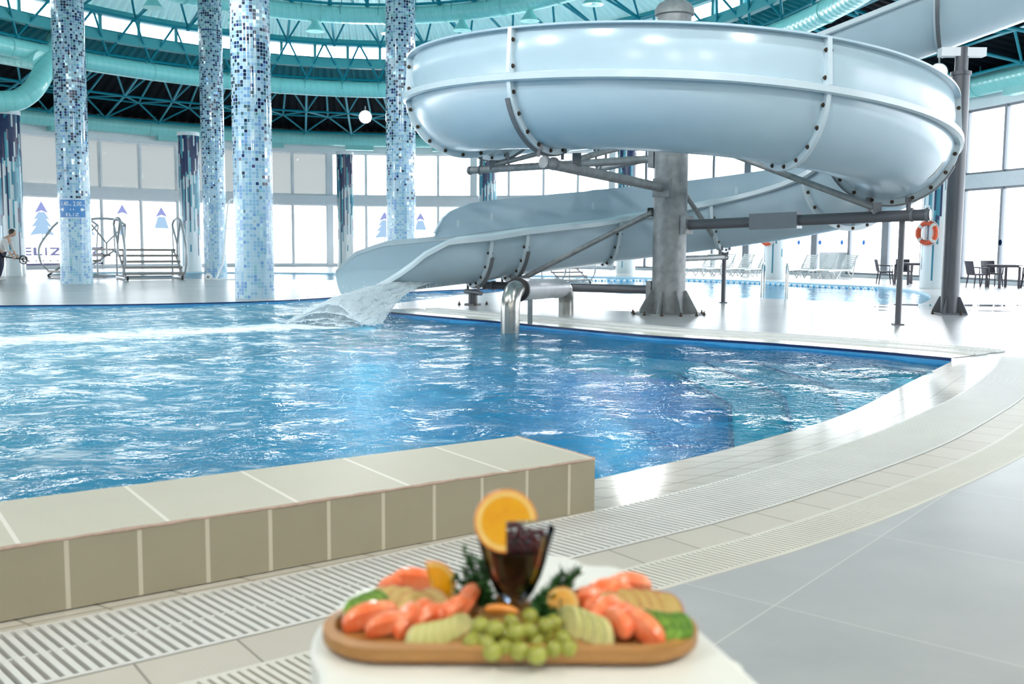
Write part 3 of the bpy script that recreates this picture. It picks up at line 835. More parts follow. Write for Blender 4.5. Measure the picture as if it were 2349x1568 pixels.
# ------------------------------------------------------------------ columns
def column(name, x, y, r, h, mat, label, cap=True, nm='shaft'):
    e = thing(name, (x, y, 0), label, 'column')
    mb = MB().lathe([(r, -.0), (r, h)], (x, y, 0), 64, uv=True)
    mb.build('mosaic_shaft', mat, e)
    if cap: MB().lathe([(r*1.03, h), (r*1.05, h+.02), (r*1.05, h+.16), (.02, h+.16)], (x, y, 0), 40).build('capital', M['white_frame'], e)
    else: MB().lathe([(r*.98, h), (.02, h)], (x, y, 0), 24).build('capital', M['white_frame'], e)
    return e
C1 = G(177, 650); C2 = G(495, 640); C3 = G(585, 683); C4 = D(921, 657, 30.3)
for C, r, l in ((C1, .47, 'tall mosaic column carrying the blue depth sign'), (C2, .40, 'slimmer tall mosaic column just behind the wheeled pool hoist, second from the sign'),
                (C3, .45, 'nearest tall mosaic column standing at the pool edge'), (C4, .44, 'tall mosaic column rising behind the end of the slide')):
    column('mosaic_column', C.x, C.y, r, 12.2 if C.y < 40 else 10, M['mosaic'], l, False)
wc = [(29, 38, 'dark blue drip mosaic column by the bending person', .46), (439, 45, 'wall column with dark drip mosaic behind the pool stairs', .46), (793, 54, 'wall column with drip mosaic left of the slide mouth', .45),
      (1118, 50, 'wall column with drip mosaic behind the start of the coiled flume', .46), (1435, 47, 'wall column with drip mosaic behind the steel tower', .46),
      (1778, 39.6, 'white and teal drip column holding the partly hidden lifebuoy', .46), (2148, 31.8, 'white and teal drip column holding the orange lifebuoy beside the tall grey post', .48)]
WC = []
for u, Y, l, r in wc:
    p = D(u, 600, Y); WC.append(p); column('drip_column', p.x, Y, r, 6.0, M['drip'], l)

# depth sign wrapped round the column
def wrap(vs, cx, cy, r, a0, zc):
    out = []
    for p in vs:
        a = a0+p.x/r; rr = r+p.z; out.append((cx+rr*math.sin(a), cy-rr*math.cos(a), zc+p.y))
    return out
zc = D(168, 478, C1.y-.45).z; a0 = -.42-.02; w, h = .80, .58
def plate(w, h, z0, z1, n=20):
    vs = []; fs = []
    for i in range(n+1):
        x = -w/2+w*i/n
        vs += [Vector((x, -h/2, z0)), Vector((x, h/2, z0)), Vector((x, h/2, z1)), Vector((x, -h/2, z1))]
    for i in range(n):
        o = 4*i
        for k in range(4): fs.append((o+k, o+4+k, o+4+(k+1) % 4, o+(k+1) % 4))
    fs += [(3, 2, 1, 0), (4*n, 4*n+1, 4*n+2, 4*n+3)]
    return vs, fs
e = thing('depth_sign', (C1.x, C1.y-.5, zc), 'blue depth sign with white figures and arrows on a mosaic column', 'sign')
a0 = .27
vs, fs = plate(w, h, .012, .02); MB().add(wrap(vs, C1.x, C1.y, .47, a0, zc), fs).build('sign_border', M['sign_white'], e, smooth=False)
vs, fs = plate(w-.04, h-.04, .021, .026); MB().add(wrap(vs, C1.x, C1.y, .47, a0, zc), fs).build('sign_panel', M['sign_blue'], e, smooth=False)
mb = MB()
def sign_text(t, sz, x, y, sx=1.0):
    vs, fs = text_mesh(t, sz, .001); mb.add(wrap([Vector((p.x*sx+x, p.y+y, p.z+.029)) for p in vs], C1.x, C1.y, .47, a0, zc), fs)
sign_text('1.40', .19, -.21, .14, .72); sign_text('m', .09, -.045, .105); sign_text('2.00', .19, .15, .14, .72); sign_text('m', .09, .325, .105)
sign_text('EL', .13, -.09, -.19, 1.5); sign_text('I', .13, .035, -.19, 1.2); sign_text('Z', .13, .13, -.19, 1.5)
for sx, x0 in ((-1, -.20), (1, .20)):
    sh = [(-.17, -.025), (.05, -.025), (.05, -.06), (.17, 0), (.05, .06), (.05, .025), (-.17, .025)]
    pts = [Vector((sx*a+x0, b-.03, .03)) for a, b in sh]
    mb.add(wrap(pts, C1.x, C1.y, .47, a0, zc), [tuple(range(7)) if sx > 0 else tuple(range(6, -1, -1))])
mb.build('sign_lettering', M['sign_white'], e, smooth=False)

# window films (fir trees and hotel lettering) on the lower panes
def wallframe(u, r=RW-.16):
    t = elt(r, u); p = el(r, t); q = (el(r, t-.01)-el(r, t+.01)).normalized(); return p, q
def paneframe(u, r=RW-.16):              # middle of the pane that holds photo column u
    w = bay/NP; a = t2arc(elt(RW, u))-s0; a = (math.floor(a/w)+.5)*w+s0
    t = arc2t(a); p = el(r, t); return p, (el(r, t-.01)-el(r, t+.01)).normalized()
fir = [(0, 1.0), (.26, .60), (.10, .66), (-.10, .66), (-.26, .60)]
def decal(u, zb, zt, body, name, label, letters=False):
    p, q = paneframe(u); H = zt-zb; e = thing('window_decal', (p.x, p.y, zb), label, 'window decal')
    nrm = Vector((q.y, -q.x, 0))
    def P(a, b, o=0): return p+q*a+nrm*o*.004+Vector((0, 0, zb+b))
    mb = MB(); f = H
    pts = [(0, 1), (.20, .66), (0, .73), (-.20, .66)]
    mb.add([P(a*f, b*f, 1) for a, b in pts], [(0, 1, 2, 3)]); mb.build('fir_top', M['film_v'], e, smooth=False)
    if body == 'fir':
        mb = MB(); half = [(.09, .70), (.24, .48), (.13, .51), (.30, .28), (.17, .31), (.36, .06), (.02, .10), (.02, -.12)]
        out_line = half+[(-a, b) for a, b in reversed(half)]
        mb.add([P(a*f, b*f) for a, b in out_line], [tuple(range(len(out_line)))])
        mb.build('fir_branches', M['film_b'], e, smooth=False)
    elif body == 'box':
        mb = MB(); mb.add([P(-.10*f, .0), P(.10*f, .0), P(.10*f, .34*f), P(-.10*f, .34*f)], [(0, 1, 2, 3)]); mb.build('blue_panel', M['film_b'], e, smooth=False)
    elif body == 'short':
        mb = MB()
        mb.add([P(-.12*f, .68*f), P(.12*f, .68*f), P(.24*f, .30*f), P(-.24*f, .30*f)], [(0, 1, 2, 3)]); mb.build('fir_branches', M['film_b'], e, smooth=False)
    if letters:
        mb = MB(); y = zb-.66
        for t, x, s in (('E', -.62, 1.8), ('L', -.22, 1.8), ('I', .12, 1.2), ('Z', .5, 1.8)):
            vs, fs = text_mesh(t, .50, .0, bold=.022)
            mb.add([p+q*(v.x*s+x*1.25)+nrm*.006+Vector((0, 0, y+v.y)) for v in vs], fs)
        for xx, yy, ww, hh in ((-.0, -.26, 1.9, .035), (0, -.62, 1.9, .09)):
            mb.add([p+q*(xx-ww/2)+nrm*.006+Vector((0, 0, y+yy)), p+q*(xx+ww/2)+nrm*.006+Vector((0, 0, y+yy)), p+q*(xx+ww/2)+nrm*.006+Vector((0, 0, y+yy+hh)), p+q*(xx-ww/2)+nrm*.006+Vector((0, 0, y+yy+hh))], [(0, 1, 2, 3)])
        for i in range(5):
            x = -.7+i*.35; mb.add([p+q*(x+.05*math.cos(k*1.2566))+nrm*.006+Vector((0, 0, y-.42+.05*math.sin(k*1.2566))) for k in range(5)], [(0, 1, 2, 3, 4)])
        mb.build('lettering', M['film_g'], e, smooth=False)
def zz(u, v): p, _ = wallframe(u); return D(u, v, p.y).z
decal(99, zz(99, 545), zz(99, 460), 'fir', '', 'pale fir tree window film with hotel lettering, left of the sign column', True)
decal(205, zz(205, 545), zz(205, 460), 'fir', '', 'pale fir tree window film half hidden by the sign column', True)
decal(291, zz(291, 540), zz(291, 468), 'box', '', 'pale arrow and blue panel window film above the pool stairs')
decal(379, zz(379, 545), zz(379, 474), 'short', '', 'violet tipped fir window film right of the pool stairs')
decal(850, zz(850, 550), zz(850, 484), 'fir', '', 'faint fir tree window film above the slide mouth')
decal(996, zz(996, 545), zz(996, 487), 'short', '', 'very faint small fir window film right of the fourth mosaic column')
for i, u in enumerate((1832, 1881, 1931, 1981, 2294)):
    p, q = wallframe(u); z = zz(u, 556); nrm = Vector((q.y, -q.x, 0))
    o = MB().add([p+q*(.09*math.cos(k*PI/6))+Vector((0, 0, z+.11*math.sin(k*PI/6))) for k in range(12)], [tuple(range(12))]).build('window_dot', M['film_s'], smooth=False)
    tag(o, 'small round blue warning dot on the right windows at eye level', 'sticker', 'warning dots on the windows')

# ------------------------------------------------------------------ the water slide
PC = Vector((2.96, 18.88, 0)); RR = 3.85; r_ = .97
zk = [(60, 3.95), (90, 3.62), (120, 3.35), (150, 3.12), (187, 2.98), (232, 2.83), (270, 2.68), (300, 2.46), (336, 2.14), (375, 1.72), (423, 1.27), (463, .90), (473, .82)]
def zb(th): return float(np.interp(th, [k[0] for k in zk], [k[1] for k in zk]))
TH0, TH1 = 60, 473
def P_at(s):       # s<0: straight inrun, 0..arc, beyond: outrun ; returns pos, tangent
    L = RR*R(TH1-TH0)
    if s < 0:
        th = R(TH0); p = PC+Vector((math.cos(th), math.sin(th), 0))*RR; t = Vector((-math.sin(th), math.cos(th), 0))
        k = -s; bend = .012*k*k
        q = p - t*k + Vector((t.y, -t.x, 0))*-bend*.0
        return Vector((q.x, q.y, zb(TH0)+.30*k)), t
    if s <= L:
        th = TH0+math.degrees(s/RR); a = R(th)
        # smooth height
        z = sum(zb(th+dd)*w for dd, w in ((-24, .1), (-12, .2), (0, .4), (12, .2), (24, .1)))
        if th < TH0+24: z = zb(TH0)+(zb(84)-zb(TH0))*((th-TH0)/24) if th < 84 else z
        if th > TH1-10: z = zb(th)
        return Vector((PC.x+RR*math.cos(a), PC.y+RR*math.sin(a), z)), Vector((-math.sin(a), math.cos(a), 0))
    k = s-L; a = R(TH1); p = PC+Vector((math.cos(a), math.sin(a), 0))*RR; t = Vector((-math.sin(a), math.cos(a), 0))
    q = p+t*k; return Vector((q.x, q.y, float(np.interp(k, [0, 1.69, 2.5, 5.5], [.82, .63, .50, .20])))), t
LA = RR*R(TH1-TH0)
def s_th(th): return RR*R(th-TH0)
slide = thing('water_slide', (PC.x, PC.y, 0), 'pale blue coiled open flume ending in a mouth over the pool', 'water slide')
def sweep(ss, prof, closed=True):
    """prof(s) -> list of (side, height); side is measured outward (to the right of travel)."""
    mb = MB(); rows = []
    for s in ss:
        p, t = P_at(s); n = Vector((t.y, -t.x, 0)); rows.append([p+n*a+Vector((0, 0, b)) for a, b in prof(s)])
    m = len(rows[0]); vs = [q for r in rows for q in r]; fs = []
    for i in range(len(rows)-1):
        for k in range(m if closed else m-1):
            l = (k+1) % m; fs.append((i*m+k, (i+1)*m+k, (i+1)*m+l, i*m+l))
    if closed: fs += [tuple(range(m)), tuple((len(rows)-1)*m+k for k in range(m-1, -1, -1))]
    return mb.add(vs, fs)
def srange(a, b, step=.22):
    n = max(2, int(abs(b-a)/step)+1); return [a+(b-a)*i/(n-1) for i in range(n)]
S_OUT = LA+5.3
def an(s):         # near/inner arc end angle (90 = full half)
    k = s-LA; return 90 if k < 3.3 else float(np.interp(k, [3.3, 3.9, 4.5, 5.3], [90, 76, 48, 6]))
def af(s):
    k = s-LA; return 90 if k < 4.2 else float(np.interp(k, [4.2, 4.9, 5.3], [90, 80, 58]))
def shell(s):
    a0, a1 = -an(s), af(s); out = []
    N = 22
    for i in range(N+1):
        a = R(a0+(a1-a0)*i/N); out.append((r_*math.sin(a), r_-r_*math.cos(a)))
    for i in range(N, -1, -1):
        a = R(a0+(a1-a0)*i/N); q = r_+.03; out.append((q*math.sin(a), r_-q*math.cos(a)))
    return out
joints = [-7.2, -4.1, s_th(70), s_th(105), s_th(150), s_th(187), s_th(232), s_th(287), s_th(336), s_th(375), s_th(423), s_th(463), LA+1.69, LA+2.5]
bounds = [-13.0]+joints+[S_OUT]
for a, b in zip(bounds[:-1], bounds[1:]):
    sweep(srange(a, b), shell).build('flume_section', M['gfrp'], slide)
def rimprof(side):
    def f(s):
        o = side*(r_+.005)
        k = s-LA
        drop = 0
        ang = an(s) if side < 0 else af(s)
        if ang < 90:
            A = R(ang); cx = side*r_*math.sin(A); cy = r_-r_*math.cos(A)
            w = .13*max(.35, ang/90)
            return [(cx-side*.02, cy-.05), (cx+side*w*.7*math.sin(A), cy-w*math.cos(A)-.06*ang/90), (cx+side*w*math.sin(A), cy-w*math.cos(A)-.04*ang/90), (cx+side*w*math.sin(A), cy+.04-w*math.cos(A)), (cx-side*.02, cy+.045)]
        return [(o-side*.02, r_-.06), (o+side*.11, r_-.11), (o+side*.165, r_-.09), (o+side*.165, r_-.0), (o-side*.02, r_+.05)]
    return f
for side in (1, -1):
    f = rimprof(side)
    for a, b in zip(bounds[:-1], bounds[1:]):
        if side < 0 and b < 0: continue
        mb = sweep(srange(a, b), f)
        if side < 0: mb.f = [tuple(reversed(q)) for q in mb.f]
        mb.build('rim_flange', M['gfrp_rim'], slide)
def ext(s):        # height of the outer splash wall
    if s > LA+2.3: return .62*max(0, 1-((s-LA-2.3)/.75)**2)**.5 if s < LA+3.05 else .0
    return .66 if s > 1.2 else (.66*max(0, (s+.4)/1.6)**.5 if s > -.4 else 0.)
def wallprof(s, side=1):
    e = max(ext(s), .012); o = r_
    pts = [(o, r_), (o+.035, r_+e*.45), (o+.0, r_+e*.9), (o-.02, r_+e), (o+.09, r_+e+.0), (o+.09, r_+e+.03), (o-.05, r_+e+.03), (o-.035, r_+e*.9), (o+.0, r_+e*.45), (o-.03, r_)]
    return [(side*a, b) for a, b in pts]
wb = [-.4]+[j for j in joints if j > 0]+[LA+3.04]
for a, b in zip(wb[:-1], wb[1:]):
    sweep(srange(a, b, .16), wallprof).build('splash_wall', M['gfrp'], slide)
for a, b in ():
    f = (lambda s: wallprof(s, -1))
    mb = sweep(srange(a, b), f); mb.f = [tuple(reversed(q)) for q in mb.f]; mb.build('splash_wall', M['gfrp'], slide)
bolt_proto = None
def bolt(parent, pos, dirv):
    global bolt_proto
    q = Vector(dirv).to_track_quat('Z', 'Y')
    if bolt_proto is None:
        mb = MB().lathe([(.001, .0), (.036, .0), (.036, .008), (.022, .010), (.022, .028), (.001, .028)], (0, 0, 0), 6)
        bolt_proto = mb.build('bolt', M['bolt'])
        o = bolt_proto
    else:
        o = bpy.data.objects.new('bolt', bolt_proto.data); COL.objects.link(o)
    o.parent = parent; o.location = pos; o.rotation_euler = q.to_euler(); return o
for ji, s in enumerate(joints):
    p, t = P_at(s); n = Vector((t.y, -t.x, 0)); up = Vector((0, 0, 1)); mb = MB()
    prof_o = []; prof_i = []
    N = 30
    for i in range(N+1):
        a = R(-90+180*i/N); prof_i.append((r_*math.sin(a), r_-r_*math.cos(a))); q = r_+.125; prof_o.append((q*math.sin(a), r_-q*math.cos(a)))
    if ext(s) > .1:
        e_ = ext(s); prof_i += [(r_+.0, r_+.02), (r_-.02, r_+e_)]; prof_o += [(r_+.14, r_+.02), (r_+.09, r_+e_+.02)]
    w = .035; vs = []
    for (a, b), (c, d2) in zip(prof_i, prof_o):
        for o in (-w, w):
            vs.append(p+n*a+up*b+t*o); vs.append(p+n*c+up*d2+t*o)
    fs = []
    for i in range(len(prof_i)-1):
        o = 4*i; fs += [(o, o+4, o+5, o+1), (o+2, o+3, o+7, o+6), (o+1, o+5, o+7, o+3), (o, o+2, o+6, o+4)]
    fs += [(0, 1, 3, 2)]; o = 4*(len(prof_i)-1); fs += [(o, o+2, o+3, o+1)]
    fl_ = mb.add(vs, fs).build('joint_flange', M['gfrp_rim'], slide)
    # galvanised strap on the back face of some joints
    if ji in (1, 6, 13, 4, 8, 12):
        sm = MB(); vs = []; m2 = 0
        rng_i = range(4, N-3) if ji != 1 else range(2, N+1)
        if ji == 6: rng_i = range(7, N-2)
        for i in rng_i:
            a = R(-90+180*i/N)
            for q, o in ((r_+.12, -.075), (r_+.12, .0), (r_+.15, .0), (r_+.15, -.075)):
                vs.append(p+n*q*math.sin(a)+up*(r_-q*math.cos(a))+t*(o-w*.2))
            m2 += 1
        fs = []
        for i in range(m2-1):
            for k in range(4): fs.append((4*i+k, 4*i+4+k, 4*i+4+(k+1) % 4, 4*i+(k+1) % 4))
        fs += [(0, 1, 2, 3), (4*m2-1, 4*m2-2, 4*m2-3, 4*m2-4)]
        sm.add(vs, fs).build('support_strap', M['zinc_flange'], slide, smooth=False)
    for face in (1, -1):
        if (t*face).y > .45: continue            # a bolt head on every face that can be seen from the deck
        for i, ang in enumerate(np.linspace(-70, 76, 9)):
            if 5 <= ji and face < 0 and ji not in (6, 9) and t.y > -.3 and t.y < .3: pass
            a = R(ang); q = r_+.068; bolt(fl_, p+n*q*math.sin(a)+up*(r_-q*math.cos(a))+t*face*w, t*face)
        if ext(s) > .1 and 5 <= ji <= 8:
            for hh in (.12, .5): bolt(fl_, p+n*(r_+.06)+up*(r_+hh)+t*face*w, t*face)
# maker plate near the right bend
p, t = P_at(s_th(329)); n = Vector((t.y, -t.x, 0)); mb = MB(); vs = []
for i in range(5):
    a = R(60-i*5)
    for k in (0, .16): 
        q = r_+.034; vs.append(p+n*q*math.sin(a)+Vector((0, 0, r_-q*math.cos(a)))+t*k)
mb.add(vs, [(2*i, 2*i+1, 2*i+3, 2*i+2) for i in range(4)]); mb.build('label_plate', plain('worn_label', (.62, .58, .50), .5, var=.3, scale=30), slide, smooth=False)
# gusset lip where the lower rim turns at the right
# water running out of the mouth
SP = spline([(-1.5, 21.0, .50), (-2.0, 20.45, .40), (-2.38, 19.85, .33), (-2.72, 18.75, .22), (-2.95, 17.6, .08), (-3.1, 16.5, -.05)], 8)
def spray_sheet(wa, wb, lift, seed):
    random.seed(seed); mb = MB(); vs = []; n = len(SP); m = 13
    for i, c in enumerate(SP):
        f = i/(n-1); t = (SP[min(i+1, n-1)]-SP[max(i-1, 0)]).normalized(); sd = Vector((t.y, -t.x, 0)).normalized(); wd = wa+(wb-wa)*f
        for j in range(m):
            g = j/(m-1)*2-1; nz = random.uniform(-1, 1)*(.01+.025*f)
            vs.append(c+sd*(g*wd+random.uniform(-.02, .02))+Vector((0, 0, lift*(1-g*g)*(.3+f)+nz*(1-abs(g)*.5)-.04*abs(g)*f+(.10*g*g*(1-f)))))
    fs = []; us = []
    for i in range(n-1):
        for j in range(m-1):
            fs.append((i*m+j, i*m+j+1, (i+1)*m+j+1, (i+1)*m+j)); us.append([(j/m*wb*2, i/n*3), ((j+1)/m*wb*2, i/n*3), ((j+1)/m*wb*2, (i+1)/n*3), (j/m*wb*2, (i+1)/n*3)])
    return mb.add(vs, fs, us)
e = thing('slide_water', (-2.95, 17.6, 0), 'white water pouring from the slide mouth and foaming into the pool', 'water', kind='stuff')
for k, (wa, wb, lf) in enumerate(((.20, .55, .02), (.18, .80, .16), (.14, .65, .28), (.1, .95, .06))):
    spray_sheet(wa, wb, lf, 11+k).build('spray_sheet', M['spray'], e)
random.seed(5); mb = MB()
for i in range(1100):
    f = random.random()**.7; c = SP[int(f*(len(SP)-1))]; w_ = .15+.7*f
    q = c+Vector((random.gauss(0, w_*.6), random.gauss(0, w_*.5), 0)); q.z = max(-.05, c.z+abs(random.gauss(0, .05+.13*f))-.02)
    if q.z < 1.1-abs(q.y-21)*.0: mb.ball(q, random.uniform(.004, .011), 5, 4)
mb.build('splash_drops', plain('foam_white', (.85, .9, .93), .4), e)

# steel tower and its arms
tower = thing('slide_tower', (PC.x, PC.y, 0), 'thick galvanised steel tower in the middle of the slide coil with radial arms', 'slide support')
MB().lathe([(.315, .0), (.315, 5.55)], PC, 40).build('tower_pipe', M['galv'], tower)
MB().lathe([(.315, 5.50), (.36, 5.52), (.36, 5.62), (.30, 5.72), (.16, 5.79), (.05, 5.80), (.05, 5.86), (.01, 5.86)], PC, 32).build('tower_cap', M['galv'], tower)
MB().lathe([(.02, .0), (.62, .0), (.62, .03), (.02, .03)], PC, 32).build('base_plate', M['galv'], tower)
for i in range(8):
    a = 2*PI*(i+.35)/8; dr = Vector((math.cos(a), math.sin(a), 0)); sd = Vector((-dr.y, dr.x, 0))*.012; b = PC+dr*.31; c = PC+dr*.58
    vs = []
    for sg in (-1, 1): vs += [b+sd*sg+Vector((0, 0, .03)), c+sd*sg+Vector((0, 0, .03)), c+sd*sg+Vector((0, 0, .07)), PC+dr*.36+sd*sg+Vector((0, 0, .45)), b+sd*sg+Vector((0, 0, .45))]
    MB().add(vs, [(0, 1, 2, 3, 4), (9, 8, 7, 6, 5), (0, 5, 6, 1), (1, 6, 7, 2), (2, 7, 8, 3), (3, 8, 9, 4), (4, 9, 5, 0)]).build('base_gusset', M['galv'], tower, smooth=False)
def anchors(c, rad, n, parent):
    mb = MB()
    for i in range(n):
        a = 2*PI*i/n+.2; mb.lathe([(.03, 0), (.03, .03), (.014, .03), (.014, .07), (.001, .07)], Vector(c)+Vector((rad*math.cos(a), rad*math.sin(a), .0)), 6)
    mb.build('anchor_bolt', M['bolt'], parent)
anchors(PC, .68, 12, tower)
def arm(end, z, rad, th_off=0, sleeve=None, z0=None, mat='galv', name='arm', clamps=()):
    end = Vector((end[0], end[1], z)); d = (end-PC); d.z = 0; d.normalize()
    st = PC+d*.32; st.z = z0 if z0 is not None else z
    mb = MB().tube([st+d*.06, end], rad, 18); o = mb.build(name, M[mat], tower)
    MB().bar(st-d*.03, st+d*.08, .34, .34).build('arm_bracket', M['galv'], tower, smooth=False)
    rg = MB()
    for c in (.02, .26):
        q = end-d*c; rg.tube([q, q-d*.045], rad*1.22, 18)
    rg.build('pipe_clamp', M['zinc_flange'], o)
    if sleeve:
        a = st.lerp(end, sleeve[0]); b = st.lerp(end, sleeve[1]); MB().bar(a, b, rad*3, rad*3).build('sleeve', M['grey_frame'], o)
    return o, st, end
def legs(s, zarm, rad):
    p, t = P_at(s); n = Vector((t.y, -t.x, 0))
    for sd in (-.32, .32):
        mb = MB()
        a = R(math.degrees(math.asin(sd/(r_+.1)))); q = p+n*sd+Vector((0, 0, r_-(r_+.1)*math.cos(a)))
        mb.bar((q.x, q.y, zarm+rad*.8), q, .09, .05); mb.box((q.x, q.y, q.z+.02)+(), (.13, .10, .09))
        mb.build('flume_bracket', M['zinc_flange'], tower, smooth=False)
def radial(th, rr): return (PC.x+rr*math.cos(R(th)), PC.y+rr*math.sin(R(th)))
arm(radial(234, 4.25), 2.55, .085, z0=2.36); legs(s_th(232), 2.58, .085)
arm(radial(150, 4.5), 2.83, .075, z0=2.92); legs(s_th(150), 2.84, .075)
o, st, en = arm(radial(-34.5, 4.62), 1.82, .095, sleeve=(.30, .50), z0=1.68, mat='grey_paint'); legs(s_th(336), 1.80, .09)
arm(radial(105, 4.0), 3.0, .07); legs(s_th(105), 3.0, .07)
arm(radial(64, 4.35), 1.04, .06, mat='galv'); legs(s_th(423), 1.05, .06)
arm((-.62, 22.0), .40, .085, z0=.45, mat='grey_paint'); legs(LA+1.69, .40, .085)
def brace(a, b, rad, mat='galv'):
    MB().tube([a, b], rad, 12).build('diagonal_brace', M[mat], tower)
    d = (Vector(b)-Vector(a)).normalized(); mb = MB()
    mb.box(b, (.14, .14, .2)); mb.build('brace_foot', M['zinc_flange'], tower, smooth=False)
d = (en-st).normalized()
brace(PC+d*.3+Vector((0, 0, 3.28)), st.lerp(en, .80)+Vector((0, 0, .14)), .055)
brace(PC+Vector((.16, .27, 2.5)), Vector((*radial(64, 4.15), 1.15)), .05)
brace(PC+Vector((-.33, .0, 1.92)), Vector((.12, 21.35, .52)), .055)
brace(PC+Vector((-.25, -.2, 3.3)), Vector((*radial(234, 3.3), 2.66)), .05)
brace(PC+Vector((-.2, .2, 3.6)), Vector((*radial(150, 3.9), 2.92)), .05)
mb = MB(); q = PC+Vector((-.36, .08, 1.92)); mb.box(q, (.12, .12, .16)); mb.build('brace_lug', M['black'], tower, smooth=False)
# props
def prop(x, y, z0, z1, rad, label, mat='grey_paint', base=True):
    e = thing('prop_post', (x, y, 0), label, 'post')
    MB().tube([(x, y, z0), (x, y, z1)], rad, 14).build('post_pipe', M[mat], e)
    if base: MB().box((x, y, .012), (.16, .16, .024)).build('foot_plate', M['zinc_flange'], e, smooth=False)
prop(6.44, 16.58, 0, 1.715, .05, 'thin grey prop post under the end of the right tower arm')
g = radial(64, 4.2); prop(g[0], g[1], 0, .975, .05, 'thin grey prop post under the rear tower arm')
e = thing('prop_post', (-1.11, 21.3, 0), 'short stout post on a bolted plate under the slide outrun', 'post')
x, y = P_at(LA+2.5)[0].xy
x, y = x, y
MB().tube([(x, y, 0), (x, y, .24)], .10, 18).build('post_pipe', M['grey_paint'], e)
MB().box((x, y, .012), (.36, .36, .024)).build('foot_plate', M['zinc_flange'], e, smooth=False)
p, t = P_at(LA+2.5); n = Vector((t.y, -t.x, 0)); mb = MB(); a = p-n*.45; b = p+n*.45
mb.tube([(a.x, a.y, .27), (b.x, b.y, .27)], .055, 12)
for sd in (-.32, .32):
    q = p+n*sd; mb.bar((q.x, q.y, .27), (q.x, q.y, p.z-.04), .08, .05)
mb.build('cross_bar', M['zinc_flange'], e)
anchors((x, y, 0), .3, 4, e)
# tall post carrying the upper flume
tp = Vector((8.52, 19.38, 0)); e = thing('slide_post', tp, 'tall dark grey steel post at right carrying the upper flume', 'post')
MB().lathe([(.165, .0), (.165, 4.55), (.19, 4.55), (.19, 4.62), (.12, 4.63), (.12, 5.08)], tp, 28).build('post_pipe', M['grey_paint'], e)
for i in range(4):
    a = PI/4+i*PI/2; dr = Vector((math.cos(a), math.sin(a), 0)); sd = Vector((-dr.y, dr.x, 0))*.012; vs = []
    for sg in (-1, 1): vs += [tp+dr*.16+sd*sg, tp+dr*.34+sd*sg, tp+dr*.34+sd*sg+Vector((0, 0, .05)), tp+dr*.2+sd*sg+Vector((0, 0, .34)), tp+dr*.16+sd*sg+Vector((0, 0, .34))]
    MB().add(vs, [(0, 1, 2, 3, 4), (9, 8, 7, 6, 5), (0, 5, 6, 1), (1, 6, 7, 2), (2, 7, 8, 3), (3, 8, 9, 4)]).build('base_gusset', M['grey_paint'], e, smooth=False)
MB().box(tp+Vector((0, 0, .015)), (.5, .5, .03)).build('foot_plate', M['grey_paint'], e, smooth=False)
anchors(tp, .36, 4, e)
MB().box(tp+Vector((0, 0, 4.98)), (.85, .2, .16)).build('saddle_box', M['white_frame'], e, smooth=False)
MB().bar(tp+Vector((-.85, 0, 4.3)), tp+Vector((-.1, 0, 4.3)), .16, .16).build('side_arm', M['white_frame'], e, smooth=False)

# stainless pipe loop dipping into the pool
e = thing('inlet_pipe', (1.0, 18.9, 0), 'bent stainless steel pipe arching from the deck down into the pool', 'pipe')
A_ = Vector((-.03, 15.15, 0)); B_ = Vector((1.02, 18.75, 0)); dd = (B_-A_).normalized(); rad = .145; hA, hB = .60, .50; rb = .30
pts = [A_+Vector((0, 0, -.6)), A_+Vector((0, 0, 0)), A_+Vector((0, 0, hA-rb))]
for i in range(1, 9):
    q = PI/2*i/8; pts.append(A_+dd*rb*(1-math.cos(q))+Vector((0, 0, hA-rb+rb*math.sin(q))))
el1 = MB().tube(pts, rad, 24).build('elbow', M['pipe'], e)
pts2 = []
for i in range(9):
    q = PI/2*(1-i/8); pts2.append(B_-dd*rb*(1-math.cos(q))+Vector((0, 0, hB-rb+rb*math.sin(q))))
pts2.append(B_)
MB().tube(pts2, rad, 24).build('elbow', M['pipe'], e)
m1 = A_+dd*rb+Vector((0, 0, hA)); m2 = B_-dd*rb+Vector((0, 0, hB))
MB().tube([m1, m2], rad*.97, 24).build('pipe_run', M['pipe'], e)
wp = [m1.lerp(m2, .04+.92*i/14) for i in range(15)]
MB().tube(wp, [rad*1.12*random.uniform(1.0, 1.12) for _ in wp], 24).build('silver_wrap', M['wrap'], e)
MB().tube([m1.lerp(m2, .03), m1.lerp(m2, .05)], rad*1.32, 24).build('clamp_ring', M['black'], e)
q = A_+dd*1.15; MB().bar((q.x, q.y, 0), (q.x, q.y, .46), .08, .08).build('support_leg', M['pipe'], e, smooth=False)

# ------------------------------------------------------------------ furniture and people at the far deck
def buoy(c, nrm, r, label):
    e = thing('lifebuoy', c, label, 'lifebuoy'); nrm = Vector(nrm).normalized(); a = Vector((0, 0, 1)).cross(nrm).normalized(); b = Vector((0, 0, 1))
    P = [Vector(c)+(a*math.cos(2*PI*i/40)+b*math.sin(2*PI*i/40))*r for i in range(40)]
    MB().tube(P, .075, 14, closed=True).build('ring', M['orange_ring'], e)
    for k in range(4):
        i0 = 5+k*10-1; mb = MB(); mb.tube([P[(i0+j) % 40] for j in range(3)], .08, 14); mb.build('white_strip', M['white_band'], e)
    rp = MB(); Q = []
    for i in range(40):
        q = r+.085+.035*abs(math.sin(2*PI*i/40*2)); Q.append(Vector(c)+(a*math.cos(2*PI*i/40)+b*math.sin(2*PI*i/40))*q)
    rp.tube(Q, .012, 6, closed=True); rp.build('grab_rope', M['white_band'], e)
def ring_on(i, u, v, lab):
    C = WC[i]; dv = Vector((0, 0, 0))-Vector((C.x, C.y, 0)); dv.normalize(); sd = Vector((-dv.y, dv.x, 0))
    return C, dv
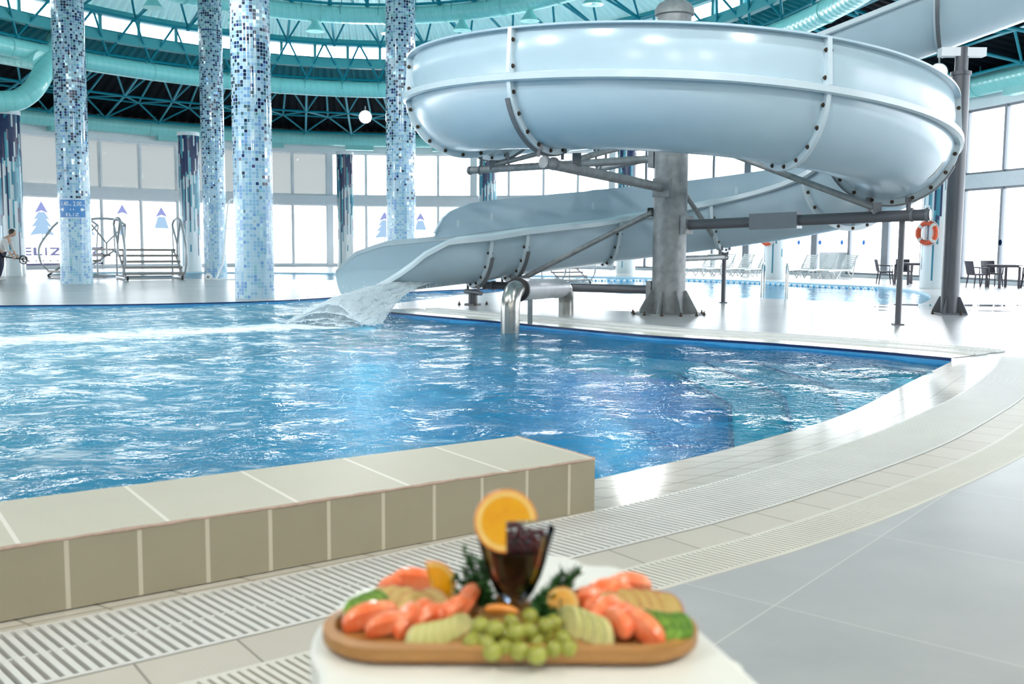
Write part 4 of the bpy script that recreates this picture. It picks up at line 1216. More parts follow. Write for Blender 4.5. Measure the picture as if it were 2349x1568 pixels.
C = WC[6]; c = D(2123, 534, C.y-.35); nr_ = Vector((c.x-C.x, c.y-C.y, 0)).normalized(); c = Vector((C.x, C.y, c.z))+nr_*.57; buoy(c, nr_, .31, 'orange lifebuoy hanging on the column beside the tall grey post')
C = WC[5]; c = D(1757, 540, C.y-.35); nr_ = Vector((c.x-C.x, c.y-C.y, 0)).normalized(); c = Vector((C.x, C.y, D(1757, 541, C.y).z))+nr_*.55; buoy(c, nr_, .31, 'orange lifebuoy partly hidden under the lower flume')

def chair(loc, rz, label):
    e = thing('terrace_chair', (0, 0, 0), label, 'chair', 'dark terrace chairs', local=True)
    MB().box((0, 0, .43), (.48, .46, .05)).build('seat', M['black_plastic'], e, smooth=False)
    mb = MB(); rows = []
    for i in range(7):
        a = (i/6-.5); x = a*.48; y = .22+.04*(1-(2*a)**2)
        for zz_, off in ((.45, 0), (.86, .09)):
            mb_ = None; rows.append((x, y+off, zz_))
    vs = rows+[(x, y+.025, z_) for x, y, z_ in rows]; fs = []
    for i in range(6):
        o = 2*i; fs += [(o, o+2, o+3, o+1), (o+14, o+15, o+17, o+16), (o+1, o+3, o+17, o+15), (o, o+14, o+16, o+2)]
    fs += [(0, 1, 15, 14), (12, 26, 27, 13)]
    MB().add(vs, fs).build('backrest', M['black_plastic'], e, smooth=False)
    for sx in (-1, 1):
        MB().tube([(sx*.24, -.2, .42), (sx*.25, -.2, .64), (sx*.25, .24, .66)], .022, 8).build('armrest', M['black_plastic'], e)
        for sy in (-1, 1): MB().tube([(sx*.21, sy*.19, .42), (sx*.24, sy*.24, 0)], [.026, .018], 8).build('leg', M['black_plastic'], e)
    e.location = loc; e.rotation_euler = (0, 0, rz); return e
def table(loc, rz, label):
    e = thing('terrace_table', (0, 0, 0), label, 'table', local=True)
    MB().box((0, 0, .735), (.8, .8, .03)).build('tabletop', M['black_plastic'], e, smooth=False)
    MB().box((0, 0, .69), (.66, .66, .06)).build('apron', M['black_plastic'], e, smooth=False)
    for sx in (-1, 1):
        for sy in (-1, 1): MB().box((sx*.34, sy*.34, .345), (.06, .06, .69)).build('leg', M['black_plastic'], e, smooth=False)
    e.location = loc; e.rotation_euler = (0, 0, rz)
t1 = G(2086, 652); table(t1, .3, 'dark square table behind the lifebuoy column')
chair(t1+Vector((-.86, .0, 0)), R(80), 'dark chair left of the table behind the lifebuoy column')
chair(t1+Vector((.15, .9, 0)), R(-10), 'dark chair behind the table near the lifebuoy column')
t2 = G(2299, 660); table(t2, .15, 'dark square table at the right edge near the tall windows')
chair(t2+Vector((-.86, -.1, 0)), R(95), 'dark chair left of the table at the right edge')
chair(t2+Vector((.82, -.1, 0)), R(-115), 'dark chair right of the table at the right edge')
chair(t2+Vector((.1, .92, 0)), R(5), 'dark chair behind the table at the right edge')

def lounger(loc, rz, label):
    e = thing('pool_lounger', (0, 0, 0), label, 'sun lounger', 'white loungers along the windows', local=True)
    mb = MB()
    for sx in (-1, 1): mb.tube([(sx*.3, -1.0, .30), (sx*.3, .35, .34)], .03, 8)
    for i in range(14): mb.box((0, -.95+i*.095, .32+i*.003), (.6, .06, .02))
    mb.build('bed_slats', M['white_plastic'], e)
    mb = MB(); 
    for sx in (-1, 1): mb.tube([(sx*.29, .35, .34), (sx*.29, .75, .95)], .028, 8)
    for i in range(8): f = (i+.5)/8; mb.box((0, .35+.4*f, .34+.61*f), (.58, .03, .055))
    mb.build('backrest', M['white_plastic'], e)
    for sx in (-1, 1):
        MB().tube([(sx*.3, -.8, .31), (sx*.32, -.55, .0), (sx*.3, -.3, .31)], .028, 8).build('leg', M['white_plastic'], e)
        MB().tube([(sx*.3, .1, .33), (sx*.32, .38, .0), (sx*.3, .6, .70)], .028, 8).build('leg', M['white_plastic'], e)
    e.location = loc; e.rotation_euler = (0, 0, rz); return e
L0 = None
for i, (u, v) in enumerate([(1835, 636), (1880, 637), (1925, 638), (1735, 634), (1690, 633), (1648, 632), (1606, 631)]):
    lab = ['white slatted lounger between the half hidden lifebuoy and the grey box, nearest the lifebuoy column', 'white slatted lounger in the middle of three before the grey box', 'white slatted lounger right beside the grey box'][i] if i < 3 else 'white slatted lounger seen under the slide, left of the half hidden lifebuoy column'
    if i == 0: L0 = lounger(G(u, v), R(-58), lab)
    else:
        o = dup(L0, G(u, v), R(-58), lab)
    if i >= 3: pass
o = MB().box((0, 0, 0), (2.2, .9, 1.05)).build('planter_box', M['white_frame'], smooth=False); p = G(1945, 636); o.location = p+Vector((.4, 1.3, .525)); o.rotation_euler = (0, 0, .12)
tag(o, 'pale grey boxy counter behind the loungers at right', 'counter')
p = G(2225, 637); o = MB().box((0, 0, 0), (1.5, .35, .75)).build('low_wall_panel', M['white_frame'], smooth=False); o.location = p+Vector((0, .6, .375)); o.rotation_euler = (0, 0, -.5)
tag(o, 'low white panel under the right windows beside the dark chair', 'low wall')

def rail_pair(p, dirv, h, label, rad=.022, span=.5, w=.5):
    e = thing('pool_ladder_rail', p, label, 'ladder rail'); dv = Vector(dirv).normalized(); sd = Vector((-dv.y, dv.x, 0))
    for sg in (-.5, .5):
        b = Vector(p)+sd*sg*w; P = [b+Vector((0, 0, 0)), b+Vector((0, 0, h*.72))]
        for i in range(9): q = PI*i/8; P.append(b+dv*(span/2)*(1-math.cos(q))+Vector((0, 0, h*.72+h*.28*math.sin(q))))
        P += [b+dv*span+Vector((0, 0, h*.5)), b+dv*span*1.02+Vector((0, 0, -.05))]
        MB().tube(P, rad, 10).build('handrail', M['stainless'], e)
rail_pair(G(1746, 683), (.33, .9, 0), .86, 'polished ladder rail at the far pool, closer to the tower', w=.01, span=.62)
rail_pair(G(1802, 685), (.3, .9, 0), .86, 'polished ladder rail at the far pool, closer to the tall post', w=.01, span=.62)

# portable pool stairs with pipe railings
def stairs(c, rz, sc, label, rails=True):
    e = thing('pool_stairs', (0, 0, 0), label, 'pool stairs', local=True)
    n = 5; fr = MB()
    for sx in (-1, 1):
        fr.tube([(sx*.95, -1.0, .06), (sx*.95, .9, .06)], .045, 8); fr.tube([(sx*.95, .85, .06), (sx*.95, .85, 1.0)], .035, 8)
        fr.tube([(sx*.95, -1.0, .1), (sx*.95, .55, 1.0)], .035, 8); fr.tube([(sx*.95, -.45, .06), (sx*.95, -.45, .4)], .03, 8)
    fr.tube([(-.95, -1, .06), (.95, -1, .06)], .035, 8); fr.tube([(-.95, .85, .06), (.95, .85, .06)], .035, 8)
    fr.build('stair_frame', M['alu'], e)
    for i in range(n):
        mb = MB().box((0, -.88+i*.36, .22+i*.2), (1.98, .30, .08)); mb.build('tread', M['tread'], e, smooth=False)
    if rails:
        for sx in (-1, 1):
            mb = MB()
            mb.tube(spline([(sx*1.0, -1.25, .55), (sx*1.0, -1.3, 1.0), (sx*1.0, -1.05, 1.45), (sx*1.0, -.45, 2.05), (sx*1.0, .55, 2.1), (sx*1.0, .95, 1.9)], 5), .045, 8)
            mb.tube([(sx*1.0, -1.25, .55), (sx*1.0, -.95, .2)], .03, 8)
            mb.tube([(sx*1.0, -.45, 2.05), (sx*1.0, .2, 1.25), (sx*1.0, .95, 1.95)], .04, 8); mb.tube([(sx*1.0, .2, 1.25), (sx*1.0, .2, .85)], .04, 8)
            mb.tube([(sx*1.0, .95, 1.9), (sx*1.0, .85, .9)], .03, 8)
            mb.build('handrail', M['alu'], e)
    for sx in (-1, 1): MB().lathe([(.001, -.03), (.07, -.03), (.07, .03), (.001, .03)], (sx*.9, -1.0, .07), 14, Matrix.Rotation(PI/2, 3, 'Y')).build('caster', M['black'], e)
    e.location = c; e.rotation_euler = (0, 0, rz); e.scale = (sc, sc, sc); return e
stairs(G(322, 642)+Vector((0, .9, 0)), R(30), 1.0, 'grey aluminium pool stairs with pipe railings, treads facing right of the sign column')
stairs(G(178, 640)+Vector((-.3, 1.6, 0)), R(-40), 1.0, 'grey aluminium pool stairs half hidden behind the column with the depth sign')
stairs(G(1285, 652)+Vector((.2, .6, 0)), R(35), .62, 'small pool stairs seen under the slide outrun')
e = thing('pool_handrail', G(1040, 640), 'white pipe handrail rising behind the slide mouth', 'handrail')
Yb = 36.0
MB().tube([D(975, 565, Yb), D(1018, 519, Yb), D(1062, 519, Yb), D(1100, 560, Yb)], .035, 8).build('top_rail', M['white_plastic'], e)
for u in (1036,): MB().tube([D(u, 519, Yb), D(u, 636, Yb)], .035, 8).build('rail_post', M['white_plastic'], e)
# wheeled pool hoist (curved pole) beside column
c = G(505, 641); e = thing('pool_hoist', c, 'white wheeled pool hoist with a tall hooked pole between two mosaic columns', 'pool hoist')
Yh = c.y-.2
P = spline([D(497, 638, Yh), D(503, 622, Yh), D(512, 600, Yh), D(517, 540, Yh), D(522, 478, Yh), D(526, 462, Yh), D(534, 457, Yh), D(545, 457, Yh)], 5)
MB().tube(P, .035, 8).build('hooked_pole', M['white_frame'], e)
MB().tube([D(480, 640, Yh), D(552, 641, Yh)], .03, 8).build('base_bar', M['white_frame'], e)
MB().tube([D(518, 523, Yh), D(540, 523, Yh)], .02, 8).build('cross_bar', M['white_frame'], e)
wl = D(478, 635, Yh-.05); Mx = Matrix.Rotation(PI/2, 3, 'X')
MB().lathe([(.02, -.03), (.13, -.03), (.14, 0), (.13, .03), (.02, .03)], wl, 20, Mx).build('wheel', M['white_plastic'], e)
MB().lathe([(.001, -.045), (.045, -.045), (.045, .045), (.001, .045)], wl, 12, Mx).build('wheel_hub', M['grey_frame'], e)

# lane rope of small blue floats on the far pool
e = thing('lane_rope', G(1160, 640), 'blue and white lane rope floating across the far pool', 'lane rope')
P, L = resample([G(1180, 641), G(1560, 641), G(1700, 646), G(1900, 656), G(2010, 660)], 120)
a = MB(); b = MB()
for i, q in enumerate(P): (a if i % 2 else b).ball(q+Vector((0, 0, -.04)), .05, 8, 6)
a.build('blue_float', plain('float_blue', (.12, .42, .68)), e); b.build('white_float', M['white_plastic'], e)
# puddles on the right deck
for i, (u, v, a_, b_) in enumerate([(2190, 700, 1.5, .5), (2000, 711, .5, .15), (2060, 704, .6, .2), (2270, 713, .5, .12)]):
    p = G(u, v); pts = [(p.x+a_*math.cos(t)*(1+.2*math.sin(3*t+i)), p.y+b_*math.sin(t)*(1+.25*math.cos(2*t+i))) for t in np.linspace(0, 2*PI, 28, endpoint=False)]
    pm = plain('puddle%d' % i, (.42, .44, .46), .02); o = MB().prism(pts, .0005, .002).build('puddle', pm, smooth=False); tag(o, ['wide mirror-like puddle left of the tall post foot', 'small puddle between prop post and far pool', 'thin puddle behind the prop post', 'small puddle right of the tall post foot'][i], 'puddle', kind='stuff')

# person bending over a pool vacuum hose at the left
def skin_body(name, joints_, edges, mat, parent, sub=2):
    me = bpy.data.meshes.new(name); me.from_pydata([j[0] for j in joints_], edges, []); o = bpy.data.objects.new(name, me); COL.objects.link(o)
    o.modifiers.new('s', 'SKIN'); me.skin_vertices or None
    lay = me.skin_vertices[0] if len(me.skin_vertices) else None
    if lay is None:
        bpy.context.view_layer.objects.active = o
    for i, j in enumerate(joints_):
        r = j[1]; lay.data[i].radius = r if isinstance(r, tuple) else (r, r)
    lay.data[0].use_root = True
    m = o.modifiers.new('d', 'SUBSURF'); m.levels = sub; m.render_levels = sub
    dg = bpy.context.evaluated_depsgraph_get(); dg.update()
    m2 = bpy.data.meshes.new_from_object(o.evaluated_get(dg)); o.modifiers.clear(); o.data = m2; m2.materials.clear(); m2.materials.append(mat)
    m2.polygons.foreach_set('use_smooth', [True]*len(m2.polygons)); m2.update(); o.parent = parent; return o
pp = G(2, 642); 
per = thing('person', pp, 'person in white shirt and dark trousers bending with a pole at the left edge', 'person', local=True)
# local frame: x right in picture, z up; feet at origin, leaning towards +x
try:
    J = [((0, 0, .93), (.15, .11)), ((.06, 0, 1.08), (.15, .11)), ((.17, 0, 1.25), (.17, .12)), ((.27, 0, 1.38), (.15, .10)), ((.34, 0, 1.45), .055), ((.39, 0, 1.50), .05),
         ((.28, -.18, 1.36), .055), ((.33, -.20, 1.08), .045), ((.46, -.17, .86), .035), ((.50, -.16, .80), .03),
         ((.26, .18, 1.36), .055), ((.33, .20, 1.10), .045), ((.42, .17, .88), .035), ((.47, .15, .82), .03),
         ((-.02, -.1, .86), .10), ((.06, -.11, .50), .07), ((-.02, -.11, .10), .045), ((.10, -.11, .03), .035),
         ((-.02, .1, .86), .10), ((-.02, .11, .48), .07), ((-.12, .11, .10), .045), ((.0, .11, .03), .035)]
    E_ = [(0, 1), (1, 2), (2, 3), (3, 4), (4, 5), (3, 6), (6, 7), (7, 8), (8, 9), (3, 10), (10, 11), (11, 12), (12, 13), (0, 14), (14, 15), (15, 16), (16, 17), (0, 18), (18, 19), (19, 20), (20, 21)]
    body = skin_body('body', J, E_, M['skin'], per, 2)
    sh = skin_body('shirt', [(J[i][0], tuple(x*1.16 for x in (J[i][1] if isinstance(J[i][1], tuple) else (J[i][1],)*2))) for i in (0, 1, 2, 3)]+[(J[6][0], .075), (J[7][0], .062), ((.42, -.18, .92), .05), (J[10][0], .075), (J[11][0], .062), ((.39, .18, .95), .05)],
                   [(0, 1), (1, 2), (2, 3), (3, 4), (4, 5), (5, 6), (3, 7), (7, 8), (8, 9)], M['shirt'], per, 2)
    tr = skin_body('trousers', [((0, 0, .95), (.17, .13)), ((-.02, -.1, .86), .12), ((.06, -.11, .50), .09), ((-.02, -.11, .10), .07), ((-.02, .1, .86), .12), ((-.02, .11, .48), .09), ((-.12, .11, .10), .07)],
                   [(0, 1), (1, 2), (2, 3), (0, 4), (4, 5), (5, 6)], M['trousers'], per, 2)
except Exception as ex:
    print('skin failed', ex)
hc = Vector((.46, 0, 1.56))
MB().ball(hc, (.105, .08, .125), 18, 14, Matrix.Rotation(R(35), 3, 'Y')).build('head', M['skin'], per)
MB().ball(hc+Vector((-.02, 0, .035)), (.118, .092, .12), 18, 12, Matrix.Rotation(R(20), 3, 'Y')).build('hair', M['hair'], per)
mb = MB(); mb.ball(hc+Vector((.09, 0, -.05)), (.018, .012, .022), 8, 6)
for sy in (-1, 1): mb.ball(hc+Vector((-.0, sy*.082, -.03)), (.02, .01, .03), 8, 6)
mb.build('nose_and_ears', M['skin'], per)
for sy, x in ((-1, .46), (1, .43)):
    w0 = Vector((.50, -.16, .80)) if sy < 0 else Vector((.47, .15, .82))
    mb = MB(); mb.ball(w0+Vector((.03, 0, -.03)), (.04, .022, .045), 10, 8)
    for f in range(4):
        a = w0+Vector((.05+.004*f, -sy*.0+(-.03+.02*f), -.05)); mb.tube([a, a+Vector((.03, 0, -.02)), a+Vector((.025, 0, -.05)), a+Vector((.0, 0, -.06))], [.010, .009, .009, .007], 6)
    mb.tube([w0+Vector((.01, -sy*.02, -.03)), w0+Vector((.03, -sy*.03, -.07))], [.011, .009], 6)
    mb.build('hand', M['skin'], per)
for x, y in ((.10, -.11), (.0, .11)):
    MB().ball((x, y, .045), (.14, .05, .05), 14, 8).build('shoe', M['shoe'], per)
e = thing('vacuum_pole', pp+Vector((.5, 0, .8)), 'black pool vacuum pole and hose coil held by the bending person', 'pool vacuum')
b0 = pp+Vector((-.5, -.02, .86)); b1 = pp+Vector((.62, -.02, .72))
MB().tube([b0, b1], .022, 8).build('pole', M['black'], e)
hp = []
for i in range(70):
    a = i*.42; rr_ = .10+.05*math.sin(i*.21); hp.append(pp+Vector((.78+.0+rr_*math.cos(a), .05+.04*math.sin(i*.33), .68+rr_*math.sin(a))))
MB().tube([b1]+hp, .014, 6).build('hose_coil', M['black'], e)
rail_pair(G(24, 632)+Vector((0, -.2, 0)), (1, .2, 0), .82, 'chrome ladder rail beside the bending person', w=.45, span=.55, rad=.026)
rail_pair(G(-30, 632)+Vector((0, -.2, 0)), (1, .2, 0), .01, 'x', w=.4) if False else None

# ------------------------------------------------------------------ white table, board and fruit in front
TZ = .745
tt = [G(u, v, TZ).xy for u, v in [(727, 1568), (711, 1490), (722, 1440), (760, 1395), (812, 1352), (900, 1335), (1000, 1322), (1100, 1300), (1190, 1272), (1263, 1268), (1317, 1276), (1352, 1292), (1400, 1294), (1440, 1306), (1509, 1359), (1600, 1432), (1700, 1520), (1752, 1568)]]
l_, r__ = tt[0], tt[-1]
dl = (tt[0]-tt[1]).normalized(); dr = (tt[-1]-tt[-2]).normalized()
tt = [l_+Vector((-.015, -.55))]+[l_+Vector((-.012, -.3))]+tt+[r__+dr*.30, Vector((.42, .45))]
sp = [p.xy for p in spline([Vector((*p, 0)) for p in tt], 5)]
wt = thing('side_table', (0, 1.1, 0), 'glossy white plastic side table carrying the fruit board', 'table')
def inset(P, d):
    out = []; n = len(P); c = sum(P, Vector((0, 0)))/n
    for i, p in enumerate(P):
        t = (P[(i+1) % n]-P[i-1]).normalized(); nn = Vector((t.y, -t.x)); 
        if nn.dot(c-p) < 0: nn = -nn
        out.append(p+nn*d)
    return out
def rounded_slab(P, z0, z1, b, name, mat, parent):
    rings = [(P, z0, 0)]
    prof = [(0, z0), (0, z1-b)]+[(b*(1-math.cos(PI/2*i/5)), z1-b+b*math.sin(PI/2*i/5)) for i in range(1, 6)]
    vs = []; fs = []; n = len(P)
    for ins, z_ in prof:
        Q = inset(P, ins) if ins > 1e-6 else P
        vs += [(q.x, q.y, z_) for q in Q]
    for a in range(len(prof)-1):
        for i in range(n): j = (i+1) % n; fs.append((a*n+i, a*n+j, (a+1)*n+j, (a+1)*n+i))
    top = [Vector((*v[:2], 0)) for v in vs[-n:]]; o = (len(prof)-1)*n
    for t in tessellate_polygon([top]): 
        a_, b_, c_ = [top[i] for i in t]; t = tuple(t) if (b_-a_).cross(c_-a_).z > 0 else tuple(reversed(t)); fs.append(tuple(i+o for i in t))
    fs.append(tuple(range(n-1, -1, -1)))
    area = sum(P[i].x*P[(i+1) % n].y-P[(i+1) % n].x*P[i].y for i in range(n))
    if area < 0: fs = [tuple(reversed(f)) if len(f) == 4 else f for f in fs]
    return MB().add(vs, fs).build(name, mat, parent)
rounded_slab(sp, TZ-.05, TZ, .014, 'tabletop', M['cream_plastic'], wt)
for x, y in ((-.22, 1.28), (.30, 1.36), (-.2, .6), (.34, .6)):
    MB().tube([(x, y, TZ-.04), (x*1.08, y+(.03 if y > 1 else -.03), 0)], [.03, .02], 12).build('leg', M['cream_plastic'], wt)
# board
BC = Vector((0.0, 1.352)); bl, bw = .262, .092
def stadium(l, w, n=14):
    out = []
    for i in range(n+1): a = -PI/2+PI*i/n; out.append(Vector((BC.x+l-w+w*math.cos(a), BC.y+w*math.sin(a))))
    for i in range(n+1): a = PI/2+PI*i/n; out.append(Vector((BC.x-l+w+w*math.cos(a), BC.y+w*math.sin(a))))
    return out
o_ = stadium(bl, bw); i_ = stadium(bl-.016, bw-.016); i2 = stadium(bl-.022, bw-.022); lo_ = stadium(bl-.012, bw-.012)
vs = [(p.x, p.y, TZ+.001) for p in lo_]+[(p.x, p.y, TZ+.010) for p in o_]+[(p.x, p.y, TZ+.026) for p in o_]+[(p.x, p.y, TZ+.028) for p in i_]+[(p.x, p.y, TZ+.014) for p in i2]
n = len(o_); fs = []
for a in range(4):
    for i in range(n): j = (i+1) % n; fs.append((a*n+i, a*n+j, (a+1)*n+j, (a+1)*n+i))
fs += [tuple(range(n-1, -1, -1)), tuple(4*n+i for i in range(n))]
bo = MB().add(vs, fs).build('serving_board', M['wood']); tag(bo, 'long oval wooden serving board with a raised rim on the white table', 'serving board')
FZ = TZ+.014
def place(o, p, rz=0, rx=0, ry=0): o.location = p; o.rotation_euler = (rx, ry, rz); return o
def segment_mesh(L=.052, H=.026, T=.022):       # citrus segment: crescent
    mb = MB(); n = 12; m = 9; vs = []
    for i in range(n+1):
        a = PI*(i/n); x = -math.cos(a)*L/2; hh = math.sin(a)**.7
        for k in range(m):
            b = 2*PI*k/m; y = math.cos(b)*T/2*hh*(1 if math.sin(b) > 0 else .8); z_ = (math.sin(b)*.5+.5)*H*hh+(1-hh)*H*.25
            vs.append((x, y, z_))
    fs = []
    for i in range(n):
        for k in range(m): l = (k+1) % m; fs.append((i*m+k, (i+1)*m+k, (i+1)*m+l, i*m+l))
    fs += [tuple(range(m)), tuple(n*m+k for k in range(m-1, -1, -1))]
    return mb.add(vs, fs)
seg = None
def put(proto, name, mesh_fn, mat, u, v, z, rz, label, cat, group, rx=0, ry=0, sc=1):
    if proto is None: proto = mesh_fn().build(name, mat); o = proto
    else: o = bpy.data.objects.new(name, proto.data); COL.objects.link(o)
    p = G(u, v, z); o.location = p; o.rotation_euler = (rx, ry, rz); o.scale = (sc, sc, sc); tag(o, label, cat, group); return proto
wheres_l = 'plump orange citrus segment at the left end of the board'
L_seg = [(848, 1440, .3, 1.15), (893, 1455, .25, 1.0), (942, 1442, 1.2, 1.1), (990, 1430, .9, .9), (1030, 1420, 1.0, .9), (870, 1420, .2, .9), (965, 1425, 1.1, 1.0)]
R_seg = [(1385, 1420, .9, 1.1), (1408, 1455, 1.9, 1.2), (1462, 1465, 2.3, 1.25), (1440, 1430, 2.2, 1.0), (1490, 1450, 2.2, 1.0), (1360, 1400, .9, .9)]
LB_seg = [(948, 1355, .1, 1.15), (910, 1352, .3, .9), (1070, 1395, 1.2, 1.1), (1050, 1412, 1.0, 1.0)]
RB_seg = [(1350, 1388, .2, .9), (1388, 1375, .1, 1.0), (1442, 1362, .0, 1.1), (1418, 1380, .4, .9)]
for LS, lab, gr, zz_ in ((L_seg, 'plump orange citrus segment in the front left heap on the board', 'citrus segments, front left', FZ+.004), (R_seg, 'plump orange citrus segment in the front right heap on the board', 'citrus segments, front right', FZ+.004),
                (LB_seg, 'orange citrus segment behind the apple slices, left of the glass', 'citrus segments, back left', FZ+.012), (RB_seg, 'orange citrus segment at the back of the board, right of the glass', 'citrus segments, back right', FZ+.012)):
    for u, v, rz, sc in LS:
        seg = put(seg, 'citrus_segment', segment_mesh, M['mandarin'], u, v, zz_, rz, lab, 'fruit', gr, rx=R(random.uniform(-20, 20)), ry=R(random.uniform(-25, 10)), sc=sc*1.22)
def slice_mesh(Lx=.05, H=.03, T=.006):
    mb = MB(); n = 14; vs = []
    for sg in (-1, 1):
        for i in range(n+1): a = PI*i/n; vs.append((math.cos(a)*Lx/2, sg*T/2, math.sin(a)*H))
    N = n+1; fs = [tuple(range(N)), tuple(range(2*N-1, N-1, -1))]
    for i in range(N): j = (i+1) % N; fs.append((i, i+N, j+N, j))
    return mb.add(vs, fs)
ps = None
for k, (u, v, rz) in enumerate([(970, 1478, .9), (990, 1475, .9), (1008, 1471, .95), (1026, 1467, 1.0), (1045, 1460, 1.05), (1062, 1452, 1.1)]):
    ps = put(ps, 'pear_slice', lambda: slice_mesh(.055, .028, .009), M['flesh'], u, v, FZ, rz+PI*0, 'pale green pear slice fanned left of the grapes', 'fruit', 'pear slices left of the grapes', rx=R(-25))
for k, (u, v, rz) in enumerate([(1300, 1445, -1.15), (1322, 1452, -1.15), (1343, 1462, -1.1), (1362, 1470, -1.0)]):
    put(ps, 'pear_slice', None, M['flesh'], u, v, FZ, rz, 'pale green pear slice fanned right of the grapes', 'fruit', 'pear slices right of the grapes', rx=R(-20), sc=1.25)
aps = None
def apple():
    return slice_mesh(.06, .032, .010)
for grp, L in (('left', [(880, 1395, .5), (905, 1392, .5), (930, 1395, .4), (955, 1405, .2), (985, 1400, .0)]), ('right', [(1425, 1400, -.4), (1450, 1400, -.4), (1475, 1402, -.45), (1500, 1405, -.5), (1522, 1410, -.5), (1400, 1408, -.2)])):
    for u, v, rz in L:
        if aps is None:
            o = apple().build('apple_slice', M['apple_flesh']); aps = o
            sk = MB(); P = [(math.cos(PI*i/14)*.0305, 0, math.sin(PI*i/14)*.0325) for i in range(15)]
            vs = []
            for x, y, z_ in P: vs += [(x, -.0055, z_), (x, .0055, z_), (x*.97, .0055, z_*.96), (x*.97, -.0055, z_*.96)]
            fs = []
            for i in range(14):
                for q in range(4): fs.append((4*i+q, 4*i+4+q, 4*i+4+(q+1) % 4, 4*i+(q+1) % 4))
            s_ = sk.add(vs, fs).build('apple_peel', M['apple_red'], o)
        else:
            o = dup(aps)
        o.location = G(u, v, FZ+.006); o.rotation_euler = (R(-35), 0, rz)
        tag(o, f'yellowed apple slice with red peel in the fan at the {grp} of the board', 'fruit', f'apple slices at the {grp}')
ks = None
def kiwi(): return MB().lathe([(.001, -.003), (.020, -.003), (.022, 0), (.020, .003), (.001, .003)], (0, 0, 0), 20)
for u, v, g_ in [(1480, 1432, 'right'), (1500, 1436, 'right'), (1519, 1440, 'right'), (1538, 1443, 'right'), (1555, 1440, 'right'), (822, 1402, 'left'), (842, 1392, 'left'), (862, 1385, 'left')]:
    ks = put(ks, 'kiwi_slice', kiwi, M['kiwi'], u, v, FZ+.022, -.5 if g_ == 'right' else .4, f'bright green kiwi slice leaning at the {g_} end of the board', 'fruit', f'kiwi slices at the {g_} end', rx=R(62), ry=R(10))
gr_ = None
def grape(): return MB().ball((0, 0, 0), (.0125, .0115, .0115), 16, 12)
for i, (u, v) in enumerate([(1115, 1482), (1092, 1468), (1152, 1462), (1183, 1455), (1228, 1478), (1192, 1498), (1270, 1494), (1103, 1440), (1158, 1490), (1135, 1448), (1215, 1420), (1250, 1440), (1290, 1470), (1212, 1452), (1247, 1460), (1172, 1432), (1270, 1435), (1080, 1480), (1232, 1508), (1305, 1492), (1130, 1500)]):
    z_ = FZ+.0115+(.016 if v < 1465 and i % 2 else 0)
    gr_ = put(gr_, 'grape', grape, M['grape'], u, v-6, z_, random.uniform(0, 3), 'green grape in the pile at the front middle of the board', 'fruit', 'green grapes', sc=random.uniform(.92, 1.12))
# orange slices
def orange_slice(name, frac, rad, p, rot, label, start=0, th=.007):
    e = thing(name, p, label, 'fruit', local=True); n = int(40*frac)
    def disc(r0, r1, t, nm, mat):
        vs = []; fs = []
        for i in range(n+1):
            a = start+2*PI*frac*i/n
            for r, y in ((r0, -t), (r1, -t), (r1, t), (r0, t)): vs.append((r*math.cos(a), y, r*math.sin(a)))
        for i in range(n):
            for k in range(4): fs.append((4*i+k, 4*i+4+k, 4*i+4+(k+1) % 4, 4*i+(k+1) % 4))
        fs += [(0, 1, 2, 3), (4*n+3, 4*n+2, 4*n+1, 4*n)]
        MB().add(vs, fs).build(nm, mat, e)
    disc(rad*.93, rad, th*.5, 'peel', M['peel']); disc(rad*.80, rad*.93, th*.49, 'pith', M['pith']); disc(.0005, rad*.80, th*.47, 'pulp', M['pulp'])
    e.rotation_euler = rot; return e
GZ = FZ
gl_p = D(1180, 1372, 1.42); GC = Vector((gl_p.x, 1.415, FZ))
orange_slice('orange_slice', .75, .044, D(1160, 1194, 1.365), (R(-6), 0, R(8)), 'orange slice with a quarter cut out, hooked on the glass rim', 0.0)
orange_slice('orange_wedge', .5, .037, G(990, 1398, FZ)+Vector((.0, 0, .036)), (R(-12), R(-8), R(28)), 'orange wedge standing on the board left of the glass', -PI/2, .014)
orange_slice('orange_slice', 1.0, .024, G(1290, 1385, FZ+.022), (R(-30), 0, R(-10)), 'small orange slice with herbs leaning right of the glass', 0, .01)
orange_slice('orange_wedge', .3, .034, G(1135, 1380, FZ+.012), (R(-15), R(40), R(10)), 'yellow orange wedge leaning on the left foot of the glass', 0, .01)
o = segment_mesh(.048, .014, .012).build('orange_peel_twist', M['peel']); place(o, G(1150, 1408, FZ+.030), R(-12)); tag(o, 'orange peel twist lying on top of the grapes', 'fruit')
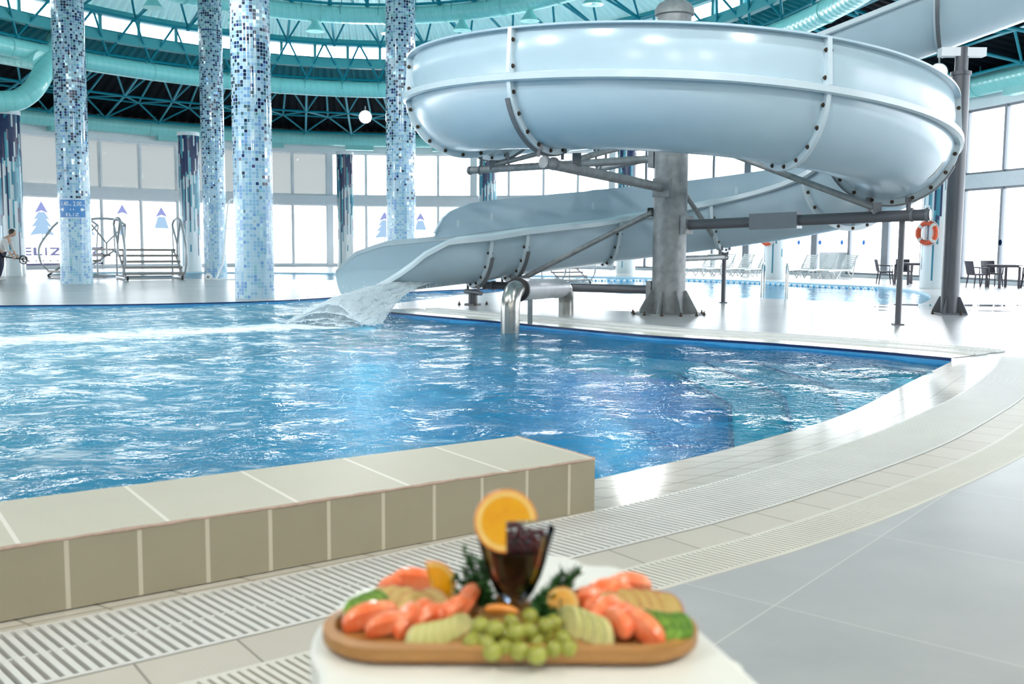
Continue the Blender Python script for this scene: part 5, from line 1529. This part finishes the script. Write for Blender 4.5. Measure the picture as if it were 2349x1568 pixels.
# herbs
def herb(c, dirs, label):
    mb = MB(); 
    for (dx, dy, dz, L) in dirs:
        base = Vector(c); P = [base+Vector((dx*t, dy*t, dz*t+.3*L*0))*L for t in (0, .33, .66, 1)]
        mb.tube(P, [.0016, .0012, .001, .0006], 5)
        for k in range(150):
            t = random.uniform(.2, 1); q = base+Vector((dx, dy, dz))*L*t
            r = Vector((random.gauss(0, 1), random.gauss(0, 1), random.gauss(0, .8)+.4)).normalized()
            w = Vector((dx, dy, dz)).cross(r).normalized()*.003; l = random.uniform(.010, .022)
            mb.add([q-w*.3, q+r*l*.5-w, q+r*l, q+r*l*.5+w], [(0, 1, 2, 3)])
    o = mb.build('herb_sprig', M['herb']); tag(o, label, 'herb')
herb(G(1125, 1392, FZ+.004), [(-.75, .1, .65, .065), (-.45, .2, .9, .085), (-.2, 0, 1, .07), (-.9, -.2, .45, .05), (-.3, -.3, .7, .05), (-.6, .1, .8, .06)], 'feathery green herb sprig standing left of the glass')
herb(G(1235, 1400, FZ+.004), [(.75, .1, .75, .075), (.55, .2, .8, .065), (.9, -.1, .4, .06), (.65, 0, .6, .06), (.2, -.4, .5, .035), (.5, -.5, .1, .04), (.3, -.3, .6, .05)], 'feathery green herb sprig standing right of the glass')
herb(G(1262, 1415, FZ+.004), [(.3, -.6, .1, .03), (.5, .2, .4, .035), (-.4, -.2, .3, .03)], 'small herb tuft on the grapes right of the glass')
# glass with drink
ge = thing('drinking_glass', GC, 'footed conical glass of dark red drink at the back of the board', 'glass')
out_ = [(.024, .0), (.026, .002), (.022, .005), (.009, .010), (.009, .015), (.018, .022), (.030, .040), (.040, .062), (.047, .085), (.053, .110), (.058, .130)]
in_ = [(.0565, .130), (.0515, .110), (.0455, .085), (.0385, .062), (.0285, .041), (.015, .025), (.001, .021)]
MB().lathe(out_+in_, GC, 48).build('glass_bowl', M['tumbler'], ge)
MB().lathe([(.001, .0215), (.0148, .0255), (.0283, .0412), (.0383, .062), (.0453, .085), (.0495, .1035), (.001, .106)], GC, 40).build('drink', M['juice'], ge)
sd_ = None
for i in range(110):
    lay = i % 3; rr2 = .047*random.random()**.6; a = random.uniform(0, 2*PI)
    p = GC+Vector((rr2*math.cos(a), rr2*math.sin(a), .107+lay*.007+random.uniform(0, .005)))
    if sd_ is None: sd_ = MB().ball((0, 0, 0), (.0048, .004, .0042), 10, 7).build('pomegranate_seed', M['seed']); o = sd_
    else: o = bpy.data.objects.new('pomegranate_seed', sd_.data); COL.objects.link(o)
    o.location = p; o.rotation_euler = (random.uniform(0, 3), random.uniform(0, 3), 0); tag(o, 'glossy dark red seed heaped in the glass', 'fruit', 'red seeds in the glass')

for o in bpy.data.objects:
    if '_local' in o: del o['_local']
